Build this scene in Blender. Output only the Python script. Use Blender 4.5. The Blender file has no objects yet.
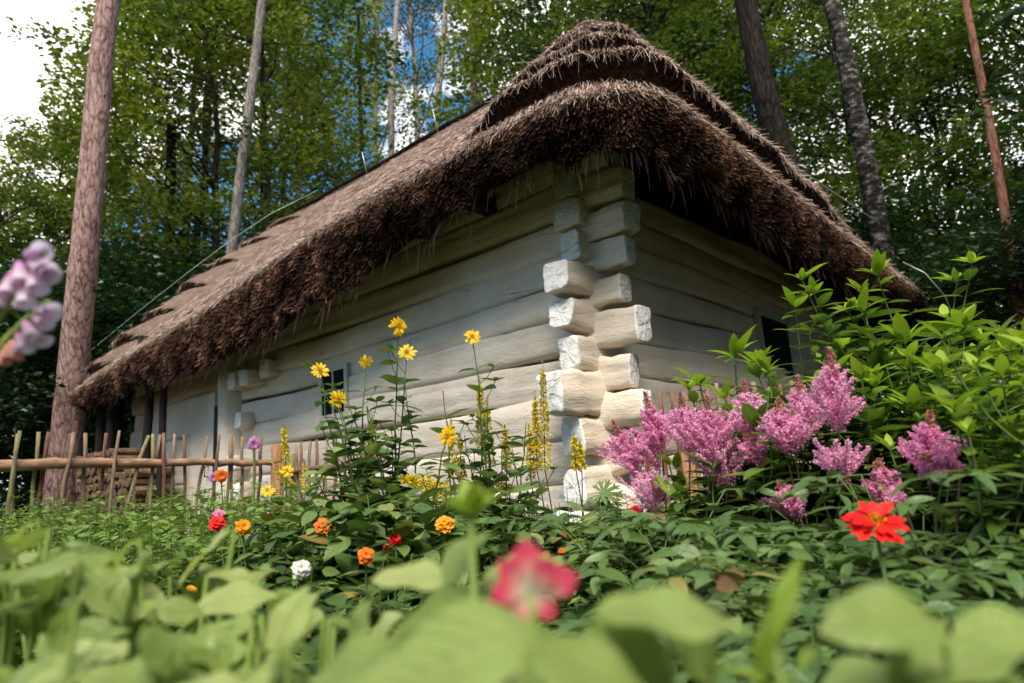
import bpy, math, random
import numpy as np
from mathutils import Matrix, Vector
random.seed(7)
RS = np.random.RandomState(11)
col = bpy.context.scene.collection
sc = bpy.context.scene
TAU = 2*math.pi

# ------------------------------------------------------------------ camera frame
F = 679.0; CX, CY = 512.0, 341.5
RC = np.array([[0.6628358161489531, -0.11244448865190976, -0.7402735425516448],
               [-0.7458079274819013, -0.18692282020853207, -0.6393984630810744],
               [-0.06647718507354579, 0.9759180786608573, -0.20776113112802932]])
CAM = np.array([-3.8366, -2.5379, 0.65])

def ray(px, py): return RC @ np.array([px-CX, -(py-CY), -F]) / F
def P(px, py, d):            # world point at camera depth d seen at that place
    return CAM + ray(px, py)*d
def yh(px): return 540 - 0.0679*(px+280)
def G(px, d, z=0.0):         # point on the ground at camera depth d
    p = P(px, yh(px), d); p[2] = z; return p
def plane(px, py, ax, val):
    r = ray(px, py); return CAM + r*(val-CAM[ax])/r[ax]

# ------------------------------------------------------------------ materials
def nt(mat):
    mat.use_nodes = True
    t = mat.node_tree; t.nodes.clear(); return t
class NB:
    def __init__(s, name):
        s.m = bpy.data.materials.new(name); s.t = nt(s.m); s.N = s.t.nodes; s.L = s.t.links
    def n(s, typ, ins=None, **kw):
        x = s.N.new(typ)
        for k, v in kw.items(): setattr(x, k, v)
        if ins:
            for k, v in ins.items():
                if hasattr(v, 'is_linked') or isinstance(v, bpy.types.NodeSocket): s.L.new(v, x.inputs[k])
                else: x.inputs[k].default_value = v
        return x
    def ramp(s, fac, stops):
        r = s.n('ShaderNodeValToRGB'); s.L.new(fac, r.inputs[0])
        e = r.color_ramp.elements
        while len(e) < len(stops): e.new(0.5)
        for i, (p, c) in enumerate(stops):
            e[i].position = p; e[i].color = (*c, 1)
        return r.outputs[0]
    def noise(s, scale, vec=None, detail=4, rough=.6, out=0):
        d = {'Scale': scale, 'Detail': detail, 'Roughness': rough}
        if vec is not None: d['Vector'] = vec
        return s.n('ShaderNodeTexNoise', d).outputs[out]
    def coord(s, scale=(1, 1, 1), kind='Object'):
        c = s.n('ShaderNodeTexCoord').outputs[kind]
        return s.n('ShaderNodeMapping', {'Vector': c, 'Scale': scale}).outputs[0]
    def mix(s, fac, a, b, mode='MIX'):
        x = s.n('ShaderNodeMix', data_type='RGBA', blend_type=mode)
        for i, v in ((0, fac), (6, a), (7, b)):
            if isinstance(v, bpy.types.NodeSocket): s.L.new(v, x.inputs[i])
            else: x.inputs[i].default_value = v if i == 0 else (*v, 1) if len(v) == 3 else v
        return x.outputs[2]
    def math(s, op, a, b=0.0):
        x = s.n('ShaderNodeMath', operation=op)
        for i, v in ((0, a), (1, b)):
            if isinstance(v, bpy.types.NodeSocket): s.L.new(v, x.inputs[i])
            else: x.inputs[i].default_value = v
        return x.outputs[0]
    def bump(s, h, strength=.5, dist=.02):
        return s.n('ShaderNodeBump', {'Height': h, 'Strength': strength, 'Distance': dist}).outputs[0]
    def out(s, sh):
        o = s.n('ShaderNodeOutputMaterial'); s.L.new(sh, o.inputs[0]); return s.m
    def pbr(s, colr, rough=.8, normal=None, spec=.3, **kw):
        d = {'Base Color': colr if isinstance(colr, bpy.types.NodeSocket) else (*colr, 1), 'Roughness': rough, 'Specular IOR Level': spec}
        if normal is not None: d['Normal'] = normal
        d.update(kw)
        return s.n('ShaderNodeBsdfPrincipled', d).outputs[0]

def leaf_mat(name, c1, c2, c3=None, trans=.35, rough=.45, veins=False, spec=.35, tip=None, vs=.35, age=False, tint=(1.0, 1.0, .55)):
    b = NB(name)
    a = b.n('ShaderNodeAttribute', attribute_name='lf')
    sp = b.n('ShaderNodeSeparateColor', {'Color': a.outputs['Color']})
    rnd, al, ac = sp.outputs[0], sp.outputs[1], sp.outputs[2]
    stops = [(0, c1), (1, c2)] if c3 is None else [(0, c1), (.72, c2), (1, c3)]
    if age: stops = stops[:-1]+[(.95, c3), (.985, (.30, .24, .05)), (1, (.22, .11, .04))]
    c = b.ramp(rnd, stops)
    if tip is not None:
        c = b.mix(b.ramp(al, [(.15, (0, 0, 0)), (.7, (1, 1, 1))]), c, tip)
    nz = b.noise(30, b.coord(), 3)
    c = b.mix(.35, c, b.ramp(nz, [(.3, (.45, .45, .45)), (.7, (1, 1, 1))]), 'MULTIPLY')
    normal = None
    if veins:
        # side veins as slanted stripes and a pale midrib
        w = b.math('ADD', b.math('MULTIPLY', al, 9.0), b.math('MULTIPLY', ac, -2.6))
        st = b.math('ABSOLUTE', b.math('SUBTRACT', b.math('FRACT', w), .5))
        vein = b.ramp(st, [(0, (1, 1, 1)), (.1, (0, 0, 0))])
        mid = b.ramp(ac, [(0, (1, 1, 1)), (.1, (0, 0, 0))])
        vv = b.mix(1.0, vein, mid, 'LIGHTEN')
        c = b.mix(b.math('MULTIPLY', vv, vs), c, (.36, .45, .16))
        normal = b.bump(b.math('ADD', b.math('MULTIPLY', vv, -1.0), b.math('MULTIPLY', b.noise(55, b.coord(), 3), 1.2)), .6, .004)
    d = b.pbr(c, rough, normal, spec)
    tr = b.n('ShaderNodeBsdfTranslucent', {'Color': b.mix(1.0, c, tint, 'MULTIPLY')})
    mx = b.n('ShaderNodeMixShader', {0: trans, 1: d, 2: tr.outputs[0]})
    return b.out(mx.outputs[0])

def plain_mat(name, c, rough=.8, spec=.3, **kw):
    b = NB(name); return b.out(b.pbr(c, rough, None, spec, **kw))

M = {}
def mk_materials():
    # whitewashed hewn logs
    b = NB('whitewash'); co = b.coord()
    n1 = b.noise(1.6, co, 6); n2 = b.noise(14, b.coord((1, 1, 4)), 5); n3 = b.noise(70, co, 4)
    c = b.ramp(n1, [(.25, (.55, .455, .35)), (.5, (.67, .58, .48)), (.8, (.77, .69, .61))])
    c = b.mix(b.ramp(n2, [(.60, (0, 0, 0)), (.74, (.6, .6, .6))]), c, (.40, .38, .28))
    cr = b.n('ShaderNodeTexVoronoi', {'Vector': b.coord((1, .35, 5)), 'Scale': 3.0, 'Randomness': 1.0}, feature='DISTANCE_TO_EDGE').outputs[0]
    crk = b.ramp(cr, [(0, (1, 1, 1)), (.012, (0, 0, 0))])
    gate = b.ramp(b.noise(2.3, co, 2), [(.56, (0, 0, 0)), (.62, (1, 1, 1))])
    crk = b.mix(1.0, crk, gate, 'MULTIPLY')
    c = b.mix(b.math('MULTIPLY', crk, .6), c, (.12, .10, .08))
    n4 = b.noise(5, b.coord((1, 1, 2.5)), 3)
    h = b.math('ADD', b.math('MULTIPLY', n3, .35), b.math('ADD', b.math('ADD', n2, b.math('MULTIPLY', n4, 2.2)), b.math('MULTIPLY', crk, -1.5)))
    M['white'] = b.out(b.pbr(c, .9, b.bump(h, .55, .009), .15))
    # log ends: radial rings, cracks
    b = NB('whitewashed_end_grain'); co = b.coord()
    n3 = b.noise(60, co, 5); n1 = b.noise(6, co, 4)
    cr = b.n('ShaderNodeTexVoronoi', {'Vector': b.coord((3, 3, 11)), 'Scale': 1.6}, feature='DISTANCE_TO_EDGE').outputs[0]
    crk = b.mix(1.0, b.ramp(cr, [(0, (1, 1, 1)), (.02, (0, 0, 0))]), b.ramp(b.noise(3.1, co, 2), [(.52, (0, 0, 0)), (.56, (1, 1, 1))]), 'MULTIPLY')
    c = b.ramp(n1, [(.3, (.70, .68, .64)), (.7, (.84, .83, .82))])
    c = b.mix(b.ramp(n3, [(.62, (0, 0, 0)), (.75, (.5, .5, .5))]), c, (.35, .28, .2))
    c = b.mix(b.math('MULTIPLY', crk, .65), c, (.16, .13, .11))
    st_ = b.noise(3, b.coord((3, 3, 26)), 5, .7); stk = b.ramp(st_, [(.60, (0, 0, 0)), (.66, (1, 1, 1))])
    c = b.mix(b.math('MULTIPLY', stk, .6), c, (.17, .13, .09))
    M['whiteend'] = b.out(b.pbr(c, .92, b.bump(b.math('SUBTRACT', n3, b.math('ADD', crk, stk)), .7, .008), .1))
    # bark kinds
    def bark(name, dark, mid, light, sx=6, sz=1.4, st=1.0, dist=.03):
        b = NB(name)
        co = b.coord((sx, sx, sz))
        v = b.n('ShaderNodeTexVoronoi', {'Vector': b.mix(.3, co, b.noise(3, co, 5, out=1)), 'Scale': 2.6}, feature='DISTANCE_TO_EDGE').outputs[0]
        n = b.noise(5.5, co, 8, .75); n2 = b.noise(1.2, co, 4)
        hh = b.math('ADD', b.math('MULTIPLY', b.ramp(v, [(0, (0, 0, 0)), (.2, (1, 1, 1))]), .14), b.math('ADD', b.math('MULTIPLY', n, .75), b.math('MULTIPLY', n2, .25)))
        c = b.ramp(hh, [(.44, dark), (.56, mid), (.68, light)])
        return b.out(b.pbr(c, .95, b.bump(hh, st, dist), .1))
    M['pine'] = bark('pine_bark', (.07, .04, .035), (.27, .165, .14), (.42, .28, .25), 7, 2.0)
    M['pinered'] = bark('red_pine_bark', (.12, .05, .03), (.33, .15, .09), (.42, .2, .13), 7, 2.0)
    M['grey'] = bark('grey_bark', (.09, .075, .06), (.24, .2, .17), (.38, .33, .28), 7, 1.4)
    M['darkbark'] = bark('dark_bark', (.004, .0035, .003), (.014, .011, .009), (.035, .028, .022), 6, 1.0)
    b = NB('birch_bark')
    co = b.coord((3, 3, 5)); n = b.noise(2.4, co, 6, .7)
    c = b.ramp(n, [(.44, (.01, .009, .008)), (.55, (.05, .045, .038)), (.66, (.26, .23, .2))])
    M['birch'] = b.out(b.pbr(c, .9, b.bump(n, 1.0, .03), .1))
    # thatch
    def thatch(name, stops, sc_=(30, 30, 6)):
        b = NB(name)
        n = b.noise(3.0, b.coord(sc_), 6, .7); n2 = b.noise(1.1, b.coord(), 5)
        c = b.ramp(n, stops)
        c = b.mix(.6, c, b.ramp(n2, [(.3, (.55, .5, .48)), (.7, (1.1, 1.05, 1.05))]), 'MULTIPLY')
        return b.out(b.pbr(c, .95, b.bump(n, 1.0, .03), .05))
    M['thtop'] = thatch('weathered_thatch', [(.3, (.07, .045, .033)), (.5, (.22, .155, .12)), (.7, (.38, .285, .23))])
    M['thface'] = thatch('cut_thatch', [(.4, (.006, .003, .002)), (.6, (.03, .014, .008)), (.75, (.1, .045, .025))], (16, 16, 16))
    def straw(name, stops):
        b = NB(name)
        a = b.n('ShaderNodeAttribute', attribute_name='lf')
        sp = b.n('ShaderNodeSeparateColor', {'Color': a.outputs['Color']})
        return b.out(b.pbr(b.ramp(sp.outputs[0], stops), .75, None, .2))
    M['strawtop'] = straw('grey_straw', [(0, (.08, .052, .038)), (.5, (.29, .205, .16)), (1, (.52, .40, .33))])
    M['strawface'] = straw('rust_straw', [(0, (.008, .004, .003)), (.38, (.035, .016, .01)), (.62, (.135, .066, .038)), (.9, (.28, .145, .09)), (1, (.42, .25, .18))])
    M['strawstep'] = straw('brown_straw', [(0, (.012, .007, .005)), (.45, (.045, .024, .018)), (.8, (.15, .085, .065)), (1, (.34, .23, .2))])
    # fence woods
    def wood(name, c1, c2, s=(25, 25, 3)):
        b = NB(name); n = b.noise(2.0, b.coord(s), 6, .7); n2 = b.noise(7, b.coord(), 3)
        c = b.ramp(n, [(.3, c1), (.7, c2)])
        c = b.mix(.5, c, b.ramp(n2, [(.35, (.5, .5, .5)), (.6, (1, 1, 1))]), 'MULTIPLY')
        return b.out(b.pbr(c, .85, b.bump(n, .8, .006), .2))
    M['rail'] = wood('peeled_pole', (.17, .085, .05), (.52, .32, .21), (4, 4, 14))
    M['picket'] = wood('grey_stick', (.10, .07, .045), (.36, .26, .18))
    M['picketred'] = wood('reddish_stick', (.09, .045, .03), (.28, .15, .11))
    M['picketgreen'] = wood('mossy_stick', (.10, .09, .04), (.33, .30, .15))
    M['post'] = wood('sawn_post', (.22, .10, .045), (.60, .34, .18), (20, 20, 2))
    M['black'] = wood('black_timber', (.006, .005, .004), (.025, .02, .016))  # near-black timber tone for posts, rafters and door handle
    M['cut'] = wood('cut_firewood', (.05, .03, .018), (.24, .15, .09), (14, 14, 14))
    M['void'] = plain_mat('dark_room', (.006, .006, .006), .5)
    M['frame'] = plain_mat('painted_frame', (.5, .49, .42), .7)
    b = NB('window_glass'); M['glass'] = b.out(b.pbr((.006, .007, .007), .5, None, .03))
    M['wire'] = plain_mat('galvanised_wire', (.42, .46, .44), .4, Metallic=.6)
    # soil
    b = NB('soil'); n = b.noise(9, b.coord(), 8, .7); n2 = b.noise(.6, b.coord(), 4)
    c = b.ramp(n, [(.3, (.02, .014, .009)), (.7, (.09, .065, .04))])
    c = b.mix(b.ramp(n2, [(.4, (0, 0, 0)), (.6, (.7, .7, .7))]), c, (.04, .06, .015))
    M['soil'] = b.out(b.pbr(c, .95, b.bump(n, 1, .05), .1))
    # leaves
    M['tree1'] = leaf_mat('maple_leaf', (.05, .08, .012), (.14, .19, .024), (.27, .32, .045), .45)
    M['tree2'] = leaf_mat('beech_leaf', (.03, .06, .012), (.09, .14, .022), (.2, .255, .042), .42)
    M['tree3'] = leaf_mat('young_leaf', (.11, .15, .018), (.24, .28, .035), (.36, .39, .06), .48)
    M['dark'] = leaf_mat('hornbeam_leaf', (.012, .035, .012), (.03, .07, .018), (.06, .115, .03), .28, .38, spec=.5)
    M['hern'] = leaf_mat('linden_leaf', (.03, .06, .012), (.085, .145, .02), (.21, .29, .045), .42, .32, spec=.6)
    M['conif'] = leaf_mat('needle', (.03, .06, .015), (.07, .11, .025), None, .2)
    M['fg'] = leaf_mat('foreground_leaf', (.21, .31, .065), (.36, .47, .13), (.52, .60, .22), .42, .42, veins=True, vs=.6)
    M['fgy'] = leaf_mat('young_bud_leaf', (.28, .42, .05), (.38, .52, .08), None, .45, .45)
    M['herb'] = leaf_mat('herb_leaf', (.10, .18, .03), (.21, .32, .06), (.32, .43, .09), .3, .55, age=True)
    M['helio'] = leaf_mat('sunflower_leaf', (.06, .13, .03), (.14, .235, .055), (.28, .38, .14), .25, .45, veins=True, age=True)
    M['palm'] = leaf_mat('ligularia_leaf', (.05, .11, .03), (.10, .19, .05), (.17, .27, .09), .28, .5)
    M['asl'] = leaf_mat('astilbe_leaf', (.05, .11, .025), (.10, .185, .045), (.2, .29, .09), .22, .42, veins=True, spec=.5, age=True)
    M['phlox'] = leaf_mat('phlox_leaf', (.05, .12, .018), (.13, .235, .03), (.25, .37, .05), .35, .38, veins=True, spec=.5)
    M['tipleaf'] = leaf_mat('bright_shoot_leaf', (.22, .36, .03), (.33, .48, .05), None, .4, .4)
    M['low'] = leaf_mat('low_leaf', (.03, .07, .018), (.08, .15, .03), (.16, .24, .06), .3, .45, age=True)
    M['grass'] = leaf_mat('grass_blade', (.07, .14, .02), (.16, .26, .045), None, .3, .4)
    M['stem'] = plain_mat('green_stem', (.09, .15, .04), .6)
    M['stemd'] = plain_mat('dark_stem', (.07, .045, .03), .6)
    M['stemb'] = plain_mat('light_stem', (.28, .4, .1), .5)
    def petal(name, c1, c2, trans=.3, tip=None): return leaf_mat(name, c1, c2, None, trans, .55, spec=.2, tip=tip, tint=(1.0, 1.0, 1.0))
    M['yellow'] = petal('yellow_petal', (.82, .50, .006), (.92, .66, .02))
    M['yelcen'] = petal('amber_disc', (.62, .26, .01), (.8, .42, .02))
    M['spike'] = petal('ligularia_floret', (.66, .50, .02), (.85, .72, .05))
    M['bud'] = petal('green_bud', (.3, .34, .04), (.5, .5, .07))
    M['pink'] = petal('astilbe_floret', (.90, .28, .58), (1, .64, .84), .42)
    M['pinktip'] = petal('astilbe_tip', (.42, .16, .14), (.66, .32, .27), .3)
    M['red'] = petal('red_petal', (.70, .006, .006), (.88, .02, .012), .2)
    M['orange'] = petal('orange_petal', (.80, .14, .008), (.92, .26, .015), .25)
    M['amber'] = petal('amber_petal', (.85, .30, .01), (.92, .45, .02), .25)
    M['rose'] = petal('rose_petal', (.78, .22, .42), (.88, .38, .56), .3)
    M['mauve'] = petal('mauve_petal', (.62, .24, .6), (.78, .42, .74), .3)
    M['cream'] = petal('cream_petal', (.78, .76, .68), (.88, .86, .8), .3)
    M['coral'] = petal('coral_petal', (.92, .82, .62), (.95, .75, .62), .5, tip=(.95, .10, .2))
    M['bell'] = petal('foxglove_bell', (.66, .22, .54), (.80, .44, .72), .45, tip=(.90, .76, .90))
    M['belld'] = petal('foxglove_faded_bell', (.74, .25, .22), (.78, .42, .34), .3)
mk_materials()

# ------------------------------------------------------------------ mesh building
class Geo:
    def __init__(s): s.V = []; s.F = {3: [], 4: []}; s.A = []; s.n = 0; s.MI = {3: [], 4: []}
    def add(s, V, Fc, A=None, mi=0):
        V = np.asarray(V, float).reshape(-1, 3); Fc = np.asarray(Fc, int)
        if A is None: A = np.tile(np.array([[.5, .5, .5]]), (len(V), 1))
        s.V.append(V); s.A.append(A); k = Fc.shape[1]
        s.F[k].append(Fc + s.n); s.MI[k].append(np.full(len(Fc), mi)); s.n += len(V)
        return s
    def inst(s, base, Ms, Ts, rnd=None, mi=0):
        bV, bF, bA = base; k = len(Ts)
        if k == 0: return s
        Ms = np.asarray(Ms); Ts = np.asarray(Ts)
        V = np.einsum('kij,nj->kni', Ms, bV) + Ts[:, None, :]
        n = len(bV)
        Fc = (bF[None] + (np.arange(k)*n)[:, None, None]).reshape(-1, bF.shape[1])
        A = np.tile(bA[None], (k, 1, 1)).copy()
        A[:, :, 0] = (RS.rand(k) if rnd is None else rnd)[:, None]
        return s.add(V.reshape(-1, 3), Fc, A.reshape(-1, 3), mi)
    def build(s, name, mats, parent=None, smooth=True, origin=None):
        if isinstance(mats, str): mats = [mats]
        V = np.concatenate(s.V); A = np.concatenate(s.A)
        off = wloc(parent) if parent is not None else (np.zeros(3) if origin is None else np.array(origin, float))
        V = V - off
        fs = []; ms = []; tot = []
        for k in (3, 4):
            if s.F[k]:
                f = np.concatenate(s.F[k]); fs.append(f.ravel()); ms.append(np.concatenate(s.MI[k])); tot.append(np.full(len(f), k))
        L = np.concatenate(fs); mi = np.concatenate(ms); tot = np.concatenate(tot)
        st = np.concatenate([[0], np.cumsum(tot)[:-1]])
        me = bpy.data.meshes.new(name)
        me.vertices.add(len(V)); me.vertices.foreach_set('co', V.ravel().astype(np.float32))
        me.loops.add(len(L)); me.loops.foreach_set('vertex_index', L.astype(np.int32))
        me.polygons.add(len(tot)); me.polygons.foreach_set('loop_start', st.astype(np.int32))
        me.polygons.foreach_set('material_index', mi.astype(np.int32))
        at = me.attributes.new('lf', 'FLOAT_COLOR', 'POINT')
        at.data.foreach_set('color', np.concatenate([A, np.ones((len(A), 1))], 1).ravel().astype(np.float32))
        for m in mats: me.materials.append(M[m])
        me.update(calc_edges=True); me.validate()
        me.polygons.foreach_set('use_smooth', np.full(len(me.polygons), smooth))
        o = bpy.data.objects.new(name, me); col.objects.link(o)
        if parent is not None: o.parent = parent
        elif origin is not None: o.location = origin
        return o

def wloc(o):
    p = np.zeros(3)
    while o is not None: p = p + np.array(o.location); o = o.parent
    return p
def thing(name, label, cat, loc=(0, 0, 0), group=None, kind=None):
    o = bpy.data.objects.new(name, None); col.objects.link(o); o.location = loc; o.empty_display_size = .1
    return tag(o, label, cat, group, kind)
def tag(o, label=None, cat=None, group=None, kind=None):
    if label: o['label'] = label
    if cat: o['category'] = cat
    if group: o['group'] = group
    if kind: o['kind'] = kind
    return o
def copy_tree(o, parent=None):
    c = o.copy(); col.objects.link(c)
    if parent is not None: c.parent = parent
    for ch in list(o.children): copy_tree(ch, c)
    return c

def norm(v): v = np.asarray(v, float); return v/(np.linalg.norm(v, axis=-1, keepdims=True)+1e-9)
def frames(d, up, scale=1.0, wscale=None):
    """rotation matrices with columns x=d, y=side, z=normal, scaled"""
    d = norm(d); up = np.broadcast_to(np.asarray(up, float), d.shape)
    y = norm(np.cross(up, d)); z = np.cross(d, y)
    scale = np.broadcast_to(np.asarray(scale, float), (len(d),))
    w = scale if wscale is None else np.broadcast_to(np.asarray(wscale, float), (len(d),))
    return np.stack([d*scale[:, None], y*w[:, None], z*scale[:, None]], axis=2)
def leafmesh(n=4, w=.45, arch=.25, fold=.25, pos=.4, cols=1, wave=0.0, point=1.0):
    t = np.linspace(0, 1, n+1)
    prof = np.sin(np.pi*t**(math.log(.5)/math.log(pos)))**.8 * w*.5
    if point < 1: prof = np.sin(np.pi*np.clip(t, 0, 1)**(math.log(.5)/math.log(pos)))**point * w*.5
    K = np.linspace(-1, 1, 2*cols+1)
    V = []; A = []
    for i, ti in enumerate(t):
        for k in K:
            y = k*prof[i]
            z = -arch*ti**1.8 + fold*abs(y) - fold*1.2*y*y/(w*.5+1e-6)*.5 + wave*math.sin(ti*11+k*2)*abs(k)*w*.25
            V.append((ti - arch*arch*.4*ti**3, y, z)); A.append((0, ti, abs(k)))
    m = len(K); Fc = []
    for i in range(n):
        for j in range(m-1):
            a = i*m+j; Fc.append((a, a+1, a+m+1, a+m))
    return np.array(V), np.array(Fc), np.array(A)
RH = (np.array([(0, 0, 0), (.45, .32, .06), (1, 0, -.08), (.45, -.32, .06)]), np.array([(0, 1, 2, 3)]), np.array([(0, 0, 0), (0, .5, 1), (0, 1, 0), (0, .5, 1.)]))
def tube(g, pts, rad, sides=6, mi=0, rnd=.5, cap=True, jitter=0.0, squash=None):
    pts = np.asarray(pts, float); m = len(pts); rad = np.broadcast_to(np.asarray(rad, float), (m,))
    T = norm(np.gradient(pts, axis=0)); ref = np.array([0, 0, 1.]) if abs(T[0][2]) < .8 else np.array([1., 0, 0])
    V = []
    ang = np.arange(sides)/sides*TAU
    for i in range(m):
        x = norm(np.cross(ref, T[i])); y = np.cross(T[i], x)
        r = rad[i]*(1 + (RS.rand(sides)-.5)*jitter)
        V.append(pts[i] + np.cos(ang)[:, None]*x*r[:, None] + np.sin(ang)[:, None]*y*r[:, None])
    V = np.concatenate(V); Fc = []
    for i in range(m-1):
        for j in range(sides):
            a = i*sides+j; b2 = i*sides+(j+1) % sides
            Fc.append((a, b2, b2+sides, a+sides))
    A = np.tile([[rnd, .5, .5]], (len(V), 1))
    if cap:
        V = np.concatenate([V, pts[:1], pts[-1:]]); A = np.concatenate([A, A[:2]])
        q = len(V); tr = [( (j+1) % sides, j, q-2) for j in range(sides)] + [((m-1)*sides+j, (m-1)*sides+(j+1) % sides, q-1) for j in range(sides)]
        n0 = g.n
        g.add(V, np.array(Fc), A, mi)
        g.F[3].append(np.array(tr)+n0); g.MI[3].append(np.full(len(tr), mi))
    else: g.add(V, np.array(Fc), A, mi)
    return g
def curve(p0, p1, n=6, bend=(0, 0, 0), jit=0.0):
    p0 = np.asarray(p0, float); p1 = np.asarray(p1, float); t = np.linspace(0, 1, n)[:, None]
    p = p0*(1-t) + p1*t + np.sin(np.pi*t)*np.asarray(bend, float)
    if jit:
        j = (RS.rand(n, 3)-.5)*jit; j[0] = 0; j[-1] = 0; p = p + j
    return p
def rdir(n, zmin=-1, zmax=1):
    a = RS.rand(n)*TAU; z = zmin + RS.rand(n)*(zmax-zmin); r = np.sqrt(1-z*z)
    return np.stack([r*np.cos(a), r*np.sin(a), z], 1)
def vnoise(p, seed=0):       # cheap smooth noise from summed sines, -1..1
    p = np.asarray(p, float); r = np.random.RandomState(seed); out = 0
    for k in range(7):
        d = r.randn(3)*(1+k*.55); out = out + np.sin(p @ d + r.rand()*TAU)/(1+k*.5)
    return out/3.2
def box(g, lo, hi, mi=0, bev=0.0, rnd=.5):
    lo = np.array(lo, float); hi = np.array(hi, float)
    c = np.array([(x, y, z) for z in (0, 1) for y in (0, 1) for x in (0, 1)], float)
    V = lo + c*(hi-lo)
    Fc = [(0, 2, 3, 1), (4, 5, 7, 6), (0, 1, 5, 4), (2, 6, 7, 3), (0, 4, 6, 2), (1, 3, 7, 5)]
    return g.add(V, Fc, np.tile([[rnd, .5, .5]], (8, 1)), mi)

# ------------------------------------------------------------------ ground
def ground():
    n = 90; t = np.linspace(-1, 1, n); s = np.sign(t)*np.abs(t)**2.2*120
    X, Y = np.meshgrid(s+2, s+2); V = np.stack([X, Y, np.zeros_like(X)], 2).reshape(-1, 3)
    r = np.hypot(V[:, 0], V[:, 1])
    V[:, 2] = vnoise(V*np.array([.6, .6, 0]), 5)*.03 + np.clip(r-40, 0, 80)*.02*(1+vnoise(V*.03, 3))
    Fc = [(j*n+i, j*n+i+1, (j+1)*n+i+1, (j+1)*n+i) for j in range(n-1) for i in range(n-1)]
    g = Geo().add(V, Fc); tag(g.build('ground', 'soil'), kind='structure')
ground()

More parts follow.
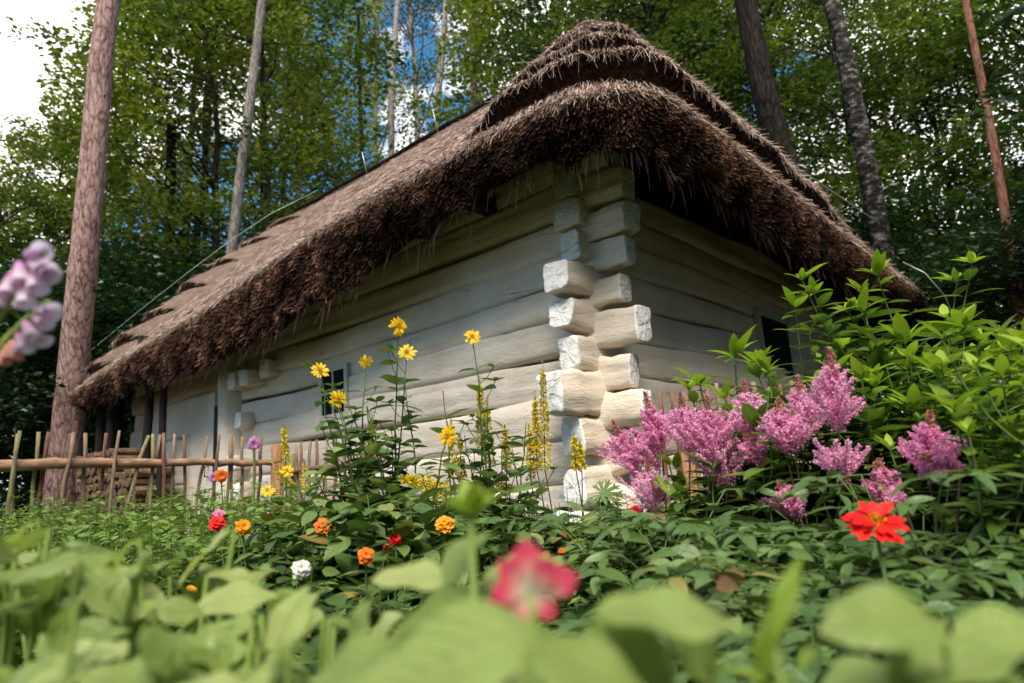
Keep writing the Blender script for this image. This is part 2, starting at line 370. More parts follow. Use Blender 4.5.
# ------------------------------------------------------------------ cottage
WX, WY = 6.4, 8.1            # right wall runs along x, left wall along y
def cottage():
    root = thing('log_cottage', 'whitewashed log cottage with a thick stepped thatched roof behind the garden', 'cottage', (0, 0, 0))
    # -- a log: squarish hewn section swept along one axis
    def logmesh(axis, lo, hi, zc, hgt, thk, seed, endbulge=.0, inner=0.0, flareL=1.0, lo_cut=0.0):
        n = max(8, int((hi-lo)/.07)); S = 34
        ts = np.linspace(lo, hi, n+1)
        ang = (np.arange(S)+.5)/S*TAU
        ex = 2/6.5
        af = np.linspace(0, TAU, 721); cf_ = np.sign(np.cos(af))*np.abs(np.cos(af))**ex; sf_ = np.sign(np.sin(af))*np.abs(np.sin(af))**ex
        al_ = np.r_[0, np.cumsum(np.hypot(np.diff(cf_), np.diff(sf_)))]; ang = np.interp((np.arange(S)+.5)/S*al_[-1], al_, af)
        rw = np.random.RandomState(seed+500); wob_ = 1+.05*np.sin(2*ang+rw.rand()*6)*rw.rand()+.05*np.sin(3*ang+rw.rand()*6)+.02*rw.randn(S)
        cu = np.sign(np.cos(ang))*np.abs(np.cos(ang))**ex; cv = np.sign(np.sin(ang))*np.abs(np.sin(ang))**ex
        r = np.random.RandomState(seed)
        V = []
        ph = r.rand(4)*TAU; rw2, rw3 = r.rand(2)
        for t in ts:
            k = 1 + .06*math.sin(t*1.3+ph[0]) + .03*math.sin(t*3.3+ph[1])
            kk = k*(flareL + (1-flareL)*np.clip((t+.02)/.09, 0, 1)) if t < .07 else k
            kk = kk*(1+.06*math.sin(t*23+ph[1]) if t < 0 else 1)
            u = cu*thk*.5*kk; v = cv*hgt*.5*kk
            if t < .0: u = u*wob_; v = v*wob_
            p = np.stack([np.full(S, t)+(v*.35*(rw2-.5)+u*.4*(rw3-.5) if t < .0 else 0), u+thk*.5+.012*math.sin(t*1.1+ph[2]), v+zc+.022*math.sin(t*1.1+ph[3])+.008*math.sin(t*3.1+ph[0])], 1)
            V.append(p)
        V = np.array(V)
        nz = vnoise(V.reshape(-1, 3)*np.array([1.6, 7, 11]), seed).reshape(n+1, S)
        nz2 = vnoise(V.reshape(-1, 3)*np.array([6, 24, 30]), seed+1).reshape(n+1, S)
        cen = np.array([0, thk*.5, zc]); d = V-cen; d[..., 0] = 0; d = norm(d)
        nz3 = vnoise(V.reshape(-1, 3)*np.array([.55, 4, 24]), seed+2).reshape(n+1, S)
        V = V + d*(nz*.013+nz2*.003+nz3*.013)[..., None]
        g = Geo(); Vf = V.reshape(-1, 3)
        def W(q):
            q = q.copy()
            if axis == 'y': q = q[:, [1, 0, 2]]
            return q
        Fc = [(i*S+j, (i+1)*S+j, (i+1)*S+(j+1) % S, i*S+(j+1) % S) for i in range(n) for j in range(S)]
        if axis == 'y': Fc = [f[::-1] for f in Fc]
        g.add(W(Vf), Fc)
        # worn end cap with a rounded lip
        for e, (ring, sgn) in enumerate(((V[0], -1), (V[-1], 1))):
            c = ring.mean(0); rings = [ring]
            tilt = (r.rand(2)-.5)*.3
            for q, s_ in ((.965, .007), (.90, .010), (.5, .012), (.22, .013)):
                rr = c + (ring-c)*q; rr = rr.copy(); rr[:, 0] += sgn*s_ + r.randn(S)*.0035; rings.append(rr)
            rings = np.array(rings); m = len(rings)
            pts = np.concatenate([rings.reshape(-1, 3), [c+np.array([sgn*.013, 0, 0])]])
            f4 = [(i*S+j, i*S+(j+1) % S, (i+1)*S+(j+1) % S, (i+1)*S+j) for i in range(m-1) for j in range(S)]
            f3 = [((m-1)*S+j, (m-1)*S+(j+1) % S, m*S) for j in range(S)]
            n0 = g.n
            g.add(W(pts), f4, None, 1); g.F[3].append(np.array(f3)+n0); g.MI[3].append(np.full(len(f3), 1))
        return g
    Lz = [2.93, 2.67, 2.42, 2.17, 1.92, 1.665, 1.39, 1.09, .78, .47, .17]      # left-wall logs (along y)
    Lend = [.2, .30, .30, .25, .19, .29, .18, .27, .19, .2, .12]
    Rz = [2.8, 2.54, 2.30, 2.04, 1.79, 1.53, 1.235, .935, .63, .32, .05]   # right-wall logs (along x)
    Rend = [.06, .08, .07, .28, .22, .17, .42, .23, .24, .3, .3]
    for i, z in enumerate(Lz):
        h = (Lz[i]-Lz[i+1] if i < len(Lz)-1 else .3)
        g = logmesh('y', -Lend[i], WY+(.2 if i % 2 else .1), z, h*1.03, .23, 40+i, flareL=[.88, .80, .82, .76, .74, .84, .76, .76, .78, .8, .85][i])
        g.build('wall_log', ['white', 'whiteend'], root)
    for i, z in enumerate(Rz):
        h = (Rz[i]-Rz[i+1] if i < len(Rz)-1 else .3)
        g = logmesh('x', -Rend[i], WX+.2, z, h*1.03, .23, 80+i, flareL=[.85, .80, .76, .86, .76, .76, .90, .8, .8, .85, .85][i])
        g.build('wall_log', ['white', 'whiteend'], root)
    # far walls and inner lining so that the house is closed
    g = Geo(); box(g, (.26, .26, 0), (WX-.2, WY-.26, 3.0)); g.build('lining', 'void', root, False)
    g = Geo(); box(g, (WX-.19, .22, 0), (WX+.02, WY, 3.0)); box(g, (0.24, WY-.2, 0), (WX-.2, WY, 3.0)); g.build('back_wall', 'white', root, False)
    # window on the left wall
    y0, y1, z0, z1 = 2.92, 3.30, 1.45, 1.87
    w = Geo(); fx = -.03
    def fr(g, a, b_, x=-.03, d=.05): box(g, (x, a[0], a[1]), (x+d, b_[0], b_[1]))
    fr(w, (y0-.05, z0-.05), (y1+.05, z0)); fr(w, (y0-.05, z1), (y1+.05, z1+.05))
    fr(w, (y0-.05, z0), (y0, z1)); fr(w, (y1, z0), (y1+.05, z1))
    win = Geo(); win = w.build('window', 'frame', root, False)
    p = Geo(); box(p, (-.02, y0, z0), (-.012, y1, z1)); p.build('pane', 'glass', win, False)
    s = Geo(); fr(s, ((y0+y1)/2-.012, z0), ((y0+y1)/2+.012, z1), -.028, .007); fr(s, (y0, (z0+z1)/2-.012), (y1, (z0+z1)/2+.012), -.0285, .006); s.build('glazing_bar', 'frame', win, False)
    # window on the right wall (dark opening)
    w = Geo(); xa, xb, za, zb = 3.0, 3.75, 1.55, 2.2
    box(w, (xa-.07, -.03, za-.07), (xb+.07, .02, za)); box(w, (xa-.07, -.03, zb), (xb+.07, .02, zb+.07)); box(w, (xa-.07, -.03, za), (xa, .02, zb)); box(w, (xb, -.03, za), (xb+.07, .02, zb))
    win = w.build('window', 'frame', root, False); p = Geo(); box(p, (xa, -.02, za), (xb, -.012, zb)); p.build('pane', 'glass', win, False)
    # door and its posts
    d = Geo(); box(d, (-.05, 5.55, .25), (-.0, 6.15, 1.86)); dd = d.build('door', 'white', root, False)
    s = Geo(); box(s, (-.055, 5.40, .35), (-.045, 5.55, 1.83)); 
    s.build('dark_gap_strip', 'void', dd, False)  # solid strip on the wall; the opening's darkness is in its colour
    h = Geo(); tube(h, [(-.055, 5.66, 1.12), (-.10, 5.66, 1.12), (-.10, 5.66, 1.0), (-.055, 5.66, 1.0)], .01, 6); h.build('door_handle', 'black', dd)
    g = Geo()
    def slab(g, lo, hi, seed):
        lo = np.array(lo); hi = np.array(hi); n = 14
        ts = np.linspace(lo[2], hi[2], n); c = (lo+hi)/2; r = (hi-lo)/2
        pts = np.array([(c[0], c[1]+vnoise([[0, 0, t*2]], seed)[0]*.012, t) for t in ts])
        tube(g, pts, r[1]*(1+vnoise(np.stack([ts*0, ts*0, ts*5], 1), seed+1)*.08), 8)
    slab(g, (-.08, 4.98, .1), (.06, 5.34, 2.7), 3); g.build('wall_post', 'white', root)
    g = Geo(); box(g, (-.05, 5.55, 1.86), (.0, 6.22, 2.0)); box(g, (-.052, 6.15, .2), (0.0, 6.3, 1.9)); g.build('door_frame', 'white', root, False)
    for (yy, zz, l) in ((4.75, 2.02, .2), (4.45, 2.02, .22), (4.16, 2.06, .12), (4.7, 1.55, .14), (4.72, 1.12, .2), (4.7, .78, .16)):
        g = logmesh('x', -l, .1, zz, .19, .17, int(yy*100)+int(zz*10))
        for v in g.V: v[:, 1] += yy
        g.build('log_stub', ['white', 'whiteend'], root)
    # dark posts that carry the far end of the eave
    for (x, y, r) in ((-.42, 6.55, .055), (-.42, 6.10, .045), (-.42, 7.85, .06), (-.42, 8.25, .06), (.0, 8.75, .07)):
        g = Geo(); tube(g, curve((x, y, 0), (x, y, 2.6), 8, (0, .02, 0), .015), r, 8); g.build('eave_post', 'black', root)
    for y in (.9, 2.4, 3.9, 5.4, 6.9, 8.2):
        g = Geo(); box(g, (-.45, y-.06, 2.80), (.3, y+.06, 2.92)); g.build('rafter', 'black', root, False)
    roof(root)

RX, RY0, RY1, RZ = 2.9, 1.58, 8.55, 6.10
def roof(root):
    OL, OR, OB, OF = -.72, -.86, WX+2.3, 8.75
    # plan outline of the eave: left side from the far end, round the near corner, hip end, far corner, back
    pts = []; 
    def arc(c, r, a0, a1, n):
        for a in np.linspace(a0, a1, n): pts.append((c[0]+r*math.cos(a), c[1]+r*math.sin(a)))
    pts.append((.2, OF+.1)); arc((OL+.35, OF-.35), .35, math.pi/2, math.pi, 5)
    for y in np.arange(OF-.45, OR+.75, -.12): pts.append((OL, y))
    arc((OL+.62, OR+.62), .62, math.pi, 1.5*math.pi, 12)
    for x in np.arange(OL+.7, OB-.3, .12): pts.append((x, OR))
    arc((OB-.25, OR+.25), .25, -math.pi/2, 0, 7)
    for y in np.arange(OR+.4, OF-.5, .3): pts.append((OB, y))
    arc((OB-.35, OF-.35), .35, 0, math.pi/2, 4); pts.append((3.0, OF+.1)); pts.append((.2, OF+.1))
    # resample evenly
    E = np.array(pts); seg = np.r_[0, np.cumsum(np.hypot(*np.diff(E, axis=0).T))]
    N = 420; u = np.linspace(0, seg[-1], N); E = np.stack([np.interp(u, seg, E[:, 0]), np.interp(u, seg, E[:, 1])], 1)
    def zt(x, y):            # height of the top edge and of the bottom edge of the cut face
        yy = np.array([-.9, .3, 1.6, 2.75, 4.2, 6.2, 8.6]); top = np.array([2.93, 2.95, 2.93, 2.86, 2.70, 2.58, 2.38]); bot = np.array([2.66, 2.66, 2.54, 2.28, 2.12, 2.11, 2.12])
        l = np.clip((x-OL)/.9, 0, 1); l = l*l*(3-2*l)
        tr = 2.93-.05*np.clip((x-1)/3, 0, 1); br = 2.60 - .10*np.exp(-((x-2.7)/1.6)**2)
        return np.interp(y, yy, top)*(1-l)+tr*l, np.interp(y, yy, bot)*(1-l)+br*l
    zT, zB = zt(E[:, 0], E[:, 1])
    # ridge foot for every outline point
    ry = np.clip(E[:, 1], RY0, RY1); Rg = np.stack([np.full(N, RX), ry], 1)
    # outward normals in plan
    tg = np.roll(E, -1, 0)-np.roll(E, 1, 0); on = norm(np.stack([tg[:, 1], -tg[:, 0]], 1)); 
    ctr = np.array([RX, 4.0]); flip = np.sign(((E-ctr)*on).sum(1)); on = on*flip[:, None]
    # how strongly the courses step: none on the long side, full at the hip ends
    def wstep(E):
        w = np.where(E[:, 0] < OL+.3, np.clip((.62-E[:, 1])/.45, 0, 1), 1.0)*np.where(E[:, 1] < 3, np.clip(1-(E[:, 0]-2.6)/2.4, .3, 1), 1)
        w = np.where((E[:, 1] > RY1-.75), .75, w); w = np.where(E[:, 0] > OB-.2, .3, w)
        return w
    ws = wstep(E); ws = np.convolve(np.r_[ws[-3:], ws, ws[:3]], np.ones(7)/7, 'valid')
    rows = []; tags = []
    # underside and cut face (from the wall outwards and up)
    nrm3 = np.concatenate([on, np.zeros((N, 1))], 1)
    E3 = np.concatenate([E, np.zeros((N, 1))], 1)
    def row(p, t, s): rows.append(p); tags.append((t, s))
    inn = E3 - nrm3*1.15; inn[:, 2] = np.maximum(zB+.62, 2.95); row(inn, 'under', 0)
    q = E3 - nrm3*.45; q[:, 2] = zB+.26; row(q, 'under', .5)
    nf = 9
    for k in range(nf):
        t = k/(nf-1)
        q = E3 - nrm3*(.12*(1-t)**1.4) + nrm3*.05*math.sin(math.pi*t)
        q[:, 2] = zB + (zT-zB)*t; row(q, 'face', t)
    # top, with steps.  course edges in v
    edges = [.0, .055, .16, .28, .41, .55, .70, .86]
    vs = []
    for k, e in enumerate(edges):
        nx = edges[k+1] if k+1 < len(edges) else 1.0
        nn = 9
        for j in range(nn):
            s = j/(nn-1); vs.append((e+(nx-e)*s*.985, s, k))
    steps = {}
    for (v, s, k) in vs:
        if k == 0 and s == 0: pass
        # sag profile: convex
        z = zT + (RZ-zT)*v + .05*np.sin(math.pi*v)+  .17*ws*math.sin(math.pi*v**.85)**1.2
        q = np.zeros((N, 3)); q[:, :2] = E*(1-v)+Rg*v; q[:, 2] = z
        sl = norm(np.concatenate([(E-Rg), np.zeros((N, 1))], 1)); nn_ = norm(sl*.72+np.array([0, 0, .7]))
        thick = .17*(1-.15*v)
        wob = 1+.45*vnoise(q*2.2, 77)+.3*vnoise(q*7, 78)
        lift = ws*thick*(1-s)**.8*wob if k > 0 else ws*0.0
        q = q + nn_*lift[:, None]
        if k > 0: q[:, 2] -= ws*(1-s)*.03*(1+.5*vnoise(q*1.3, 9))
        row(q, 'top', v)
        if k > 0 and s == 0: steps[k] = len(rows)-1
    q = np.zeros((N, 3)); q[:, :2] = Rg; q[:, 2] = RZ+.03; row(q, 'top', 1)
    R = np.array(rows)
    # irregularity
    for i, (t, s) in enumerate(tags):
        if t == 'face':
            nz = vnoise(R[i]*np.array([2.2, 2.2, 3.5]), 21); nz2 = vnoise(R[i]*7, 22); k = math.sin(math.pi*min(1, s+.2))
            nz3 = vnoise(R[i]*np.array([6.5, 6.5, .8]), 24); R[i] += nrm3*((nz*.08+nz2*.05+nz3*.08)*k)[:, None]; R[i][:, 2] += (nz*.07+nz2*.05+nz3*.09)*(1.1-s)
        elif t == 'top':
            R[i][:, 2] += vnoise(R[i]*2.5, 31)*.02+vnoise(R[i]*9, 33)*.008
    m = len(R); gf = Geo(); gt = Geo()
    V = R.reshape(-1, 3)
    fi = [i for i, t in enumerate(tags) if t[0] in ('under', 'face')]
    def grid(a, b_): return np.array([(i*N+j, i*N+(j+1) % N, (i+1)*N+(j+1) % N, (i+1)*N+j) for i in range(a, b_) for j in range(N)])
    gf.add(V[:(fi[-1]+1)*N], grid(0, fi[-1]))
    thr = Geo(); gg = grid(0, m-1-fi[-1]); thr.add(V[fi[-1]*N:], gg)
    mi_ = np.zeros(len(gg), int)
    for k, ri in steps.items(): a_ = (ri-1-fi[-1])*N; mi_[a_:a_+N] = np.where(ws > .3, 1, 0)
    thr.MI[4][0] = mi_
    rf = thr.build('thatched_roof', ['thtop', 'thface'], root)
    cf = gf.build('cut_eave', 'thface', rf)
    # ---- straws
    sb = (np.array([(0, -.5, 0), (1, -.22, 0), (1, .22, 0), (0, .5, 0)]), np.array([(0, 1, 2, 3)]), np.array([(0, 0, 0), (0, 1, 0), (0, 1, 0), (0, 0, 0.)]))
    dens = np.zeros(N); ds = np.hypot(*(np.roll(E, -1, 0)-E).T)
    dist = np.hypot(E[:, 0]-CAM[0], E[:, 1]-CAM[1])
    vis = (E[:, 0] < OL+.8) | (E[:, 1] < OR+.8) | ((E[:, 0] > OB-.3) & (E[:, 1] < .6))
    pr = ds*vis*np.clip(5/dist, .25, 1.3)**1.2; pr /= pr.sum()
    def pick(n): return RS.choice(N, n, p=pr)
    # cut face straws
    n = 78000; j = pick(n); jj = (j+1) % N; a = RS.rand(n)[:, None]; k0 = fi[2]
    tt = RS.rand(n)**.8*(nf-1); i0 = np.clip(tt.astype(int), 0, nf-2); fr_ = (tt-i0)[:, None]
    pA = R[k0+i0, j]*(1-a)+R[k0+i0, jj]*a; pB = R[k0+i0+1, j]*(1-a)+R[k0+i0+1, jj]*a
    p = pA*(1-fr_)+pB*fr_
    out = nrm3[j]; down = np.array([0, 0, -1.])
    d = norm(out*.62 + down*.72 + RS.randn(n, 3)*.34)
    ln = .03+RS.rand(n)*.06; wd = .004+RS.rand(n)*.006
    clump = vnoise(p*np.array([7, 7, 1.5]), 53)*.45+vnoise(p*np.array([5, 5, 4]), 54)*.4+vnoise(p*np.array([11, 11, 9]), 55)*.6+vnoise(p*np.array([26, 26, 26]), 56)*.5
    rn = np.clip(RS.rand(n)*.55+.18+clump*.55, 0, 1)
    keep = rn > .16
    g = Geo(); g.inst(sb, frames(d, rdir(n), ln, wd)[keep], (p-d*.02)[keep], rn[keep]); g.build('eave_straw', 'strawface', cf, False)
    # long hanging wisps on the lower lip and over the top lip
    n = 2100; j = pick(n); p = R[k0, j]+RS.randn(n, 3)*.012; d = norm(nrm3[j]*.15+down+RS.randn(n, 3)*.16)
    g = Geo(); g.inst(sb, frames(d, rdir(n), .05+RS.rand(n)**4*.22, .005), p, RS.rand(n)*.55)
    tops = fi[-1]
    n = 15000; j = pick(n); p = R[tops, j]*1.0; p2 = R[tops+1, j]; a = RS.rand(n)[:, None]*.9; p = p*(1-a)+p2*a; a2 = RS.rand(n)[:, None]; jn = (j+1) % N; p = p+(R[tops, jn]-R[tops, j])*a2
    d = norm(nrm3[j]*.55+down*.75+RS.randn(n, 3)*.3); 
    g2 = Geo(); g2.inst(sb, frames(d, rdir(n), .04+RS.rand(n)**3*.11, .006), p+np.array([0, 0, .008]), RS.rand(n))
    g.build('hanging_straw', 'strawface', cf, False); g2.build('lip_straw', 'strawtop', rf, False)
    # straws lying on the long slope
    n = 46000; j = pick(n); i0 = tops+RS.randint(0, m-tops-2, n); a = RS.rand(n)[:, None]
    jn = (j+1) % N; a2 = RS.rand(n)[:, None]; p = (R[i0, j]*(1-a)+R[i0+1, j]*a)*(1-a2)+(R[i0, jn]*(1-a)+R[i0+1, jn]*a)*a2; d = norm(R[i0, j]-R[i0+1, j]+1e-6)
    d = norm(d + RS.randn(n, 3)*.13); up = norm(nrm3[j]*.6+np.array([0, 0, .8]))
    vv = np.array([tags[i][1] for i in i0]); kp = np.where((ws[j] > .3) & (E[j, 1] < 5), RS.rand(n) < np.where(vv < .05, .9, .3*(1-vv)), RS.rand(n) < np.where(E[j, 1] < RY0, 1-.85*vv, 1))
    g = Geo(); g.inst(sb, frames(d, up+RS.randn(n, 3)*.3, .06+RS.rand(n)*.1, .006)[kp], (p+up*(.004+RS.rand(n)*.018)[:, None])[kp], RS.rand(n)[kp]); g.build('slope_straw', 'strawtop', rf, False)
    # straws of the stepped courses: cut face dark below, pale fringe on the edge
    gs = Geo(); ge = Geo()
    for k, ri in steps.items():
        hi_, lo_ = R[ri], R[ri-1]
        n = 3800; pj = pr*(ws > .3); pj = pj*np.where(E[:, 1] > 5, .35, 1); pj /= pj.sum(); j = RS.choice(N, n, p=pj); jj = (j+1) % N; a = RS.rand(n)[:, None]
        top = hi_[j]*(1-a)+hi_[jj]*a; bot = lo_[j]*(1-a)+lo_[jj]*a; t = RS.rand(n)[:, None]
        p = top*t+bot*(1-t); o = norm(np.concatenate([(E-Rg)[j], np.zeros((n, 1))], 1))
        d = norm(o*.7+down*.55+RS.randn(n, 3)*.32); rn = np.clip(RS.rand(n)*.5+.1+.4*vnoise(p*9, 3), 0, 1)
        gs.inst(sb, frames(d, rdir(n), .03+RS.rand(n)*.06, .006), p-d*.015, rn)
        n = 3000; j = RS.choice(N, n, p=pj); jj = (j+1) % N; a = RS.rand(n)[:, None]; p = hi_[j]*(1-a)+hi_[jj]*a
        o = norm(np.concatenate([(E-Rg)[j], np.zeros((n, 1))], 1)); d = norm(o*.55+down*.7+RS.randn(n, 3)*.33)
        ge.inst(sb, frames(d, rdir(n),   .025+RS.rand(n)**3*.13, .005), p-d*.015+o*RS.randn(n, 1)*.012, RS.rand(n)*.6+.4)
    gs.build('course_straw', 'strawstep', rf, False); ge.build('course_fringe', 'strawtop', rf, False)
    # ridge poles and lightning conductor
    g = Geo(); tube(g, curve((RX-.05, RY0+.1, RZ+.06), (RX-.05, RY1, RZ+.06), 20, (0, 0, -.04), .03), .035, 8); g.build('ridge_pole', 'darkbark', rf)
    for (x, y, z, l) in ((RX-.1, RY0, RZ+.05, .25), (RX-.2, 4.4, RZ, .3), (RX-.2, 6.2, RZ, .3)): g = Geo(); tube(g, [(x+.1, y, z-.1), (x, y, z+l)], .008, 5); g.build('wire_holder', 'wire', rf)
    wires = [([P(318, 190, 12.4), P(270, 214, 12.2), P(231, 240, 12.0), P(186, 274, 11.7), P(139, 311, 11.4), P(89, 352, 11.1), P(60, 380, 10.9)], .0045),
             ([P(722, 105, 5.9), P(760, 140, 6.4), P(800, 170, 7.0), P(848, 202, 8.0), P(880, 224, 8.8)], .006),
             ([P(903, 262, 8.6), P(925, 273, 8.4), P(945, 296, 8.3), P(956, 322, 8.3), P(950, 335, 8.3), P(915, 341, 8.3)], .006)]
    for pts_, r in wires:
        g = Geo(); tube(g, pts_, r, 5); g.build('lightning_wire', 'wire', rf)
cottage()

# ------------------------------------------------------------------ firewood
def firewood():
    g = Geo()
    S = 9; n = 3
    pts = curve((-.22, 0, 0), (.22, 0, 0), 4, (0, 0, 0)); tube(g, pts, .055, S, 0, jitter=.35)
    # one split billet, laid across the stack
    proto = None; root_i = 0
    for yc in np.arange(6.25, 8.35, .115):
        col_h = 1.5 if yc > 6.9 else 1.15
        for r in range(14):
            y = yc+(r % 2)*.057+random.uniform(-.012, .012); z = .07+r*.103
            if z > col_h: continue
            if proto is None:
                o = g.build('firewood_billet', 'cut', None, False, origin=(0, 0, 0)); proto = o
            else: o = proto.copy(); col.objects.link(o)
            o.location = (-.42+random.uniform(-.03, .03), y, z); o.rotation_euler = (random.uniform(0, 6), random.uniform(-.04, .04), random.uniform(-.05, .05))
            k = random.uniform(.85, 1.08); o.scale = (1, k, k)
            tag(o, 'split firewood billet stacked beneath the far left eave of the cottage', 'firewood', 'firewood billets stacked under the eave')
firewood()

# ------------------------------------------------------------------ fences
def stick(name, p0, p1, r, mat, parent, bend=0.0):
    g = Geo(); b_ = (RS.rand(3)-.5)*bend; pts = curve(p0, p1, 8, b_, .018)
    rr = r*(1+.12*RS.randn(8)*.6); rr[-1] *= .9
    tube(g, pts, rr, 8, 0, jitter=.15)
    return g.build(name, mat, parent)
def fences():
    # fence on the left: pole rail, stick pickets
    a = P(-60, 467.5, 4.6); b_ = P(274, 463, 6.5)
    f = thing('picket_fence', 'rough stick picket fence with a thick peeled pole rail left of the brown post', 'fence', (a[0], a[1], 0))
    g = Geo(); tube(g, curve(a, b_, 24, (0, 0, .015), .02), np.linspace(.047, .026, 24), 12, jitter=.1); g.build('rail', 'rail', f)
    dv = (b_-a); 
    tops = [(10, 428, 3), (22, 430, -3), (32, 428, 4), (42, 428, 4), (57, 430, 8), (70, 430, 1), (83, 430, 2), (100, 430, 5), (111, 429, 3), (132, 433, 14), (147, 432, 12), (153, 432, 1), (161, 432, -1), (175, 432, 1), (187, 433, -1), (203, 434, 6), (213, 434, 3), (227, 434, 6), (234, 436, 2), (244, 436, 1), (252, 436, -1), (262, 437, 2)]
    mats = ['picketgreen', 'picket', 'picketgreen', 'picketred', 'picket', 'picketred', 'picket', 'picketred', 'picket']
    for i, (px, py, lean) in enumerate(tops):
        # solve along the fence line for the place that projects to px
        lo, hi = 0., 1.
        for _ in range(30):
            m_ = (lo+hi)/2; q = RC.T @ (a+dv*m_-CAM); x = CX+F*q[0]/-q[2]
            if x < px: lo = m_
            else: hi = m_
        base = a+dv*lo; dep = -(RC.T @ (base-CAM))[2]
        ground_ = base.copy(); ground_[2] = 0; side = norm(dv)
        top = base+np.array([0, 0, (463-py)/F*dep]) + side*lean*.010
        pn = norm(np.array([dv[1], -dv[0], 0])); pn = pn*np.sign(pn @ (base-CAM)); off = pn*(.05 if i % 4 else -.05); off = off-norm(dv)*(off @ norm(base-CAM))*.0
        bend = .16 if px in (132, 147, 203) else .05
        stick('picket', ground_+off-side*lean*.006, top+off, .0125+.004*RS.rand(), mats[i % 9], f, bend)
    # brown sawn post
    p = P(277, 463, 6.5); g = Geo(); tube(g, [(p[0], p[1], 0), (p[0], p[1], .6), (p[0], p[1], p[2]+.17)], .06, 7, jitter=.2)
    g.build('post', 'post', f, False)
    # second run to the right of the post
    a = P(284, 474, 6.4); b_ = P(372, 463, 5.0)
    f2 = thing('picket_fence', 'thin stick picket fence with a dark rail running right from the brown post', 'fence', (a[0], a[1], 0))
    g = Geo(); tube(g, curve(a, b_, 10, (0, 0, .01), .015), .026, 9); g.build('rail', 'picketred', f2)
    p = P(291, 474, 6.3); g = Geo(); tube(g, curve((p[0], p[1], 0), (p[0], p[1], p[2]+.19), 5), .055, 8, jitter=.15); g.build('post', 'picketgreen', f2)
    for i, t in enumerate(np.linspace(.06, 1, 11)):
        q = a*(1-t)+b_*t; dep = 6.4-1.4*t
        stick('picket', (q[0], q[1], 0), (q[0]+RS.randn()*.012, q[1]+RS.randn()*.012, q[2]+(31+RS.randn()*2)/F*dep), .014, ['picketred', 'picket'][i % 2], f2, .04)
    # fence in front of the right wall
    a = P(648, 434, 3.95); b_ = P(1045, 468, 3.2)
    a = np.array([-.02, -.42, .93]); b_ = P(1060, 466, 3.6)
    b_[2] = .66
    f3 = thing('picket_fence', 'stick picket fence behind the pink plumes along the shaded right wall', 'fence', (a[0], a[1], 0))
    g = Geo(); r = curve(a, b_, 16, (0, 0, .02), .02); tube(g, r, .024, 9); g.build('rail', 'rail', f3)
    N_ = 30
    for i, t in enumerate(np.linspace(.0, 1, N_)):
        q = a*(1-t)+b_*t; h = .19+RS.rand()*.07+.25*t
        stick('picket', (q[0], q[1]-.03, 0), (q[0]+RS.randn()*.02-.12*t, q[1]-.03, q[2]+h), .014+.003*RS.rand(), ['picketred', 'picketred', 'picket'][i % 3], f3, .05)
    q = a*.96+b_*.04
    g = Geo(); tube(g, curve((q[0], q[1]-.06, 0), (q[0], q[1]-.06, q[2]+.1), 4), .045, 7, jitter=.25); g.build('post', 'post', f3, False)
fences()

# ------------------------------------------------------------------ trees
def spray_leaves(centers, dirs, n, size, spread, flat=.16, leafsz=.1, droop=.25):
    """flat sprays of leaves round a twig; returns matrices and positions"""
    k = len(centers); c = np.repeat(centers, n, 0); d = np.repeat(norm(dirs), n, 0); K = k*n
    side = norm(np.cross(d, [0, 0, 1.])); t = RS.rand(K); s = (RS.rand(K)-.5)*2
    wid = (1-.65*t)*spread
    pos = c + d*(t*size)[:, None] + side*(s*wid)[:, None]; pos[:, 2] += RS.randn(K)*flat*size*.5 - droop*size*t*t
    ld = norm(d*.7+side*np.sign(s)[:, None]*.8+RS.randn(K, 3)*.35); nr = norm(np.array([0, 0, 1.])+RS.randn(K, 3)*.45)
    return frames(ld, nr, leafsz*(.65+.6*RS.rand(K))), pos
def tree_mesh(H, R, h0, nsp, nleaf, leafsz, seed, trunk_r=.14, lean=(0, 0), top=1.0, size=1.1, spread=.55, prof=.8):
    global RS
    RS = np.random.RandomState(seed)
    gt = Geo(); gl = Geo(); gc = Geo()
    tp = curve((0, 0, -.1), (lean[0], lean[1], H*.97), 14, (RS.randn()*.25, RS.randn()*.25, 0), .12)
    tube(gt, tp, np.linspace(trunk_r, trunk_r*.18, 14), 10, jitter=.12)
    h = h0+(H-h0)*RS.rand(nsp)**.95; t = (h-h0)/(H-h0)
    rr = R*np.clip(np.sin(np.pi*(t*.82+.14)), .12, 1)**prof
    a = RS.rand(nsp)*TAU; rad = rr*(.25+.75*np.sqrt(RS.rand(nsp)))
    tc = np.stack([np.interp(h, tp[:, 2], tp[:, 0]), np.interp(h, tp[:, 2], tp[:, 1])], 1)
    cen = np.stack([tc[:, 0]+rad*np.cos(a), tc[:, 1]+rad*np.sin(a), h+RS.randn(nsp)*.15], 1)
    # clumping: drop the sprays in empty pockets
    keep = vnoise(cen*1.1, seed) > -.08
    cen = cen[keep]; a = a[keep]; h = h[keep]; tc = tc[keep]
    d = np.stack([np.cos(a), np.sin(a), .15+.3*RS.rand(len(a))], 1)
    Ms, Ts = spray_leaves(cen, d, nleaf, size, spread, leafsz=leafsz)
    rn = np.clip(np.repeat(RS.rand(len(cen)), nleaf)*.75+RS.rand(len(Ts))*.35-.05, 0, 1)
    gc.inst(RH, Ms, Ts, rn)
    for i in RS.permutation(len(cen))[:min(len(cen), 45)]:
        zb = max(h0*.6, cen[i][2]-.35*np.hypot(cen[i][0], cen[i][1])-.3)
        b0 = np.array([np.interp(zb, tp[:, 2], tp[:, 0]), np.interp(zb, tp[:, 2], tp[:, 1]), zb])
        tube(gl, curve(b0, cen[i]+d[i]*.6, 6, (0, 0, .15), .12), np.linspace(.028, .004, 6), 5, cap=False)
    return gt, gl, gc
PROTO = {}
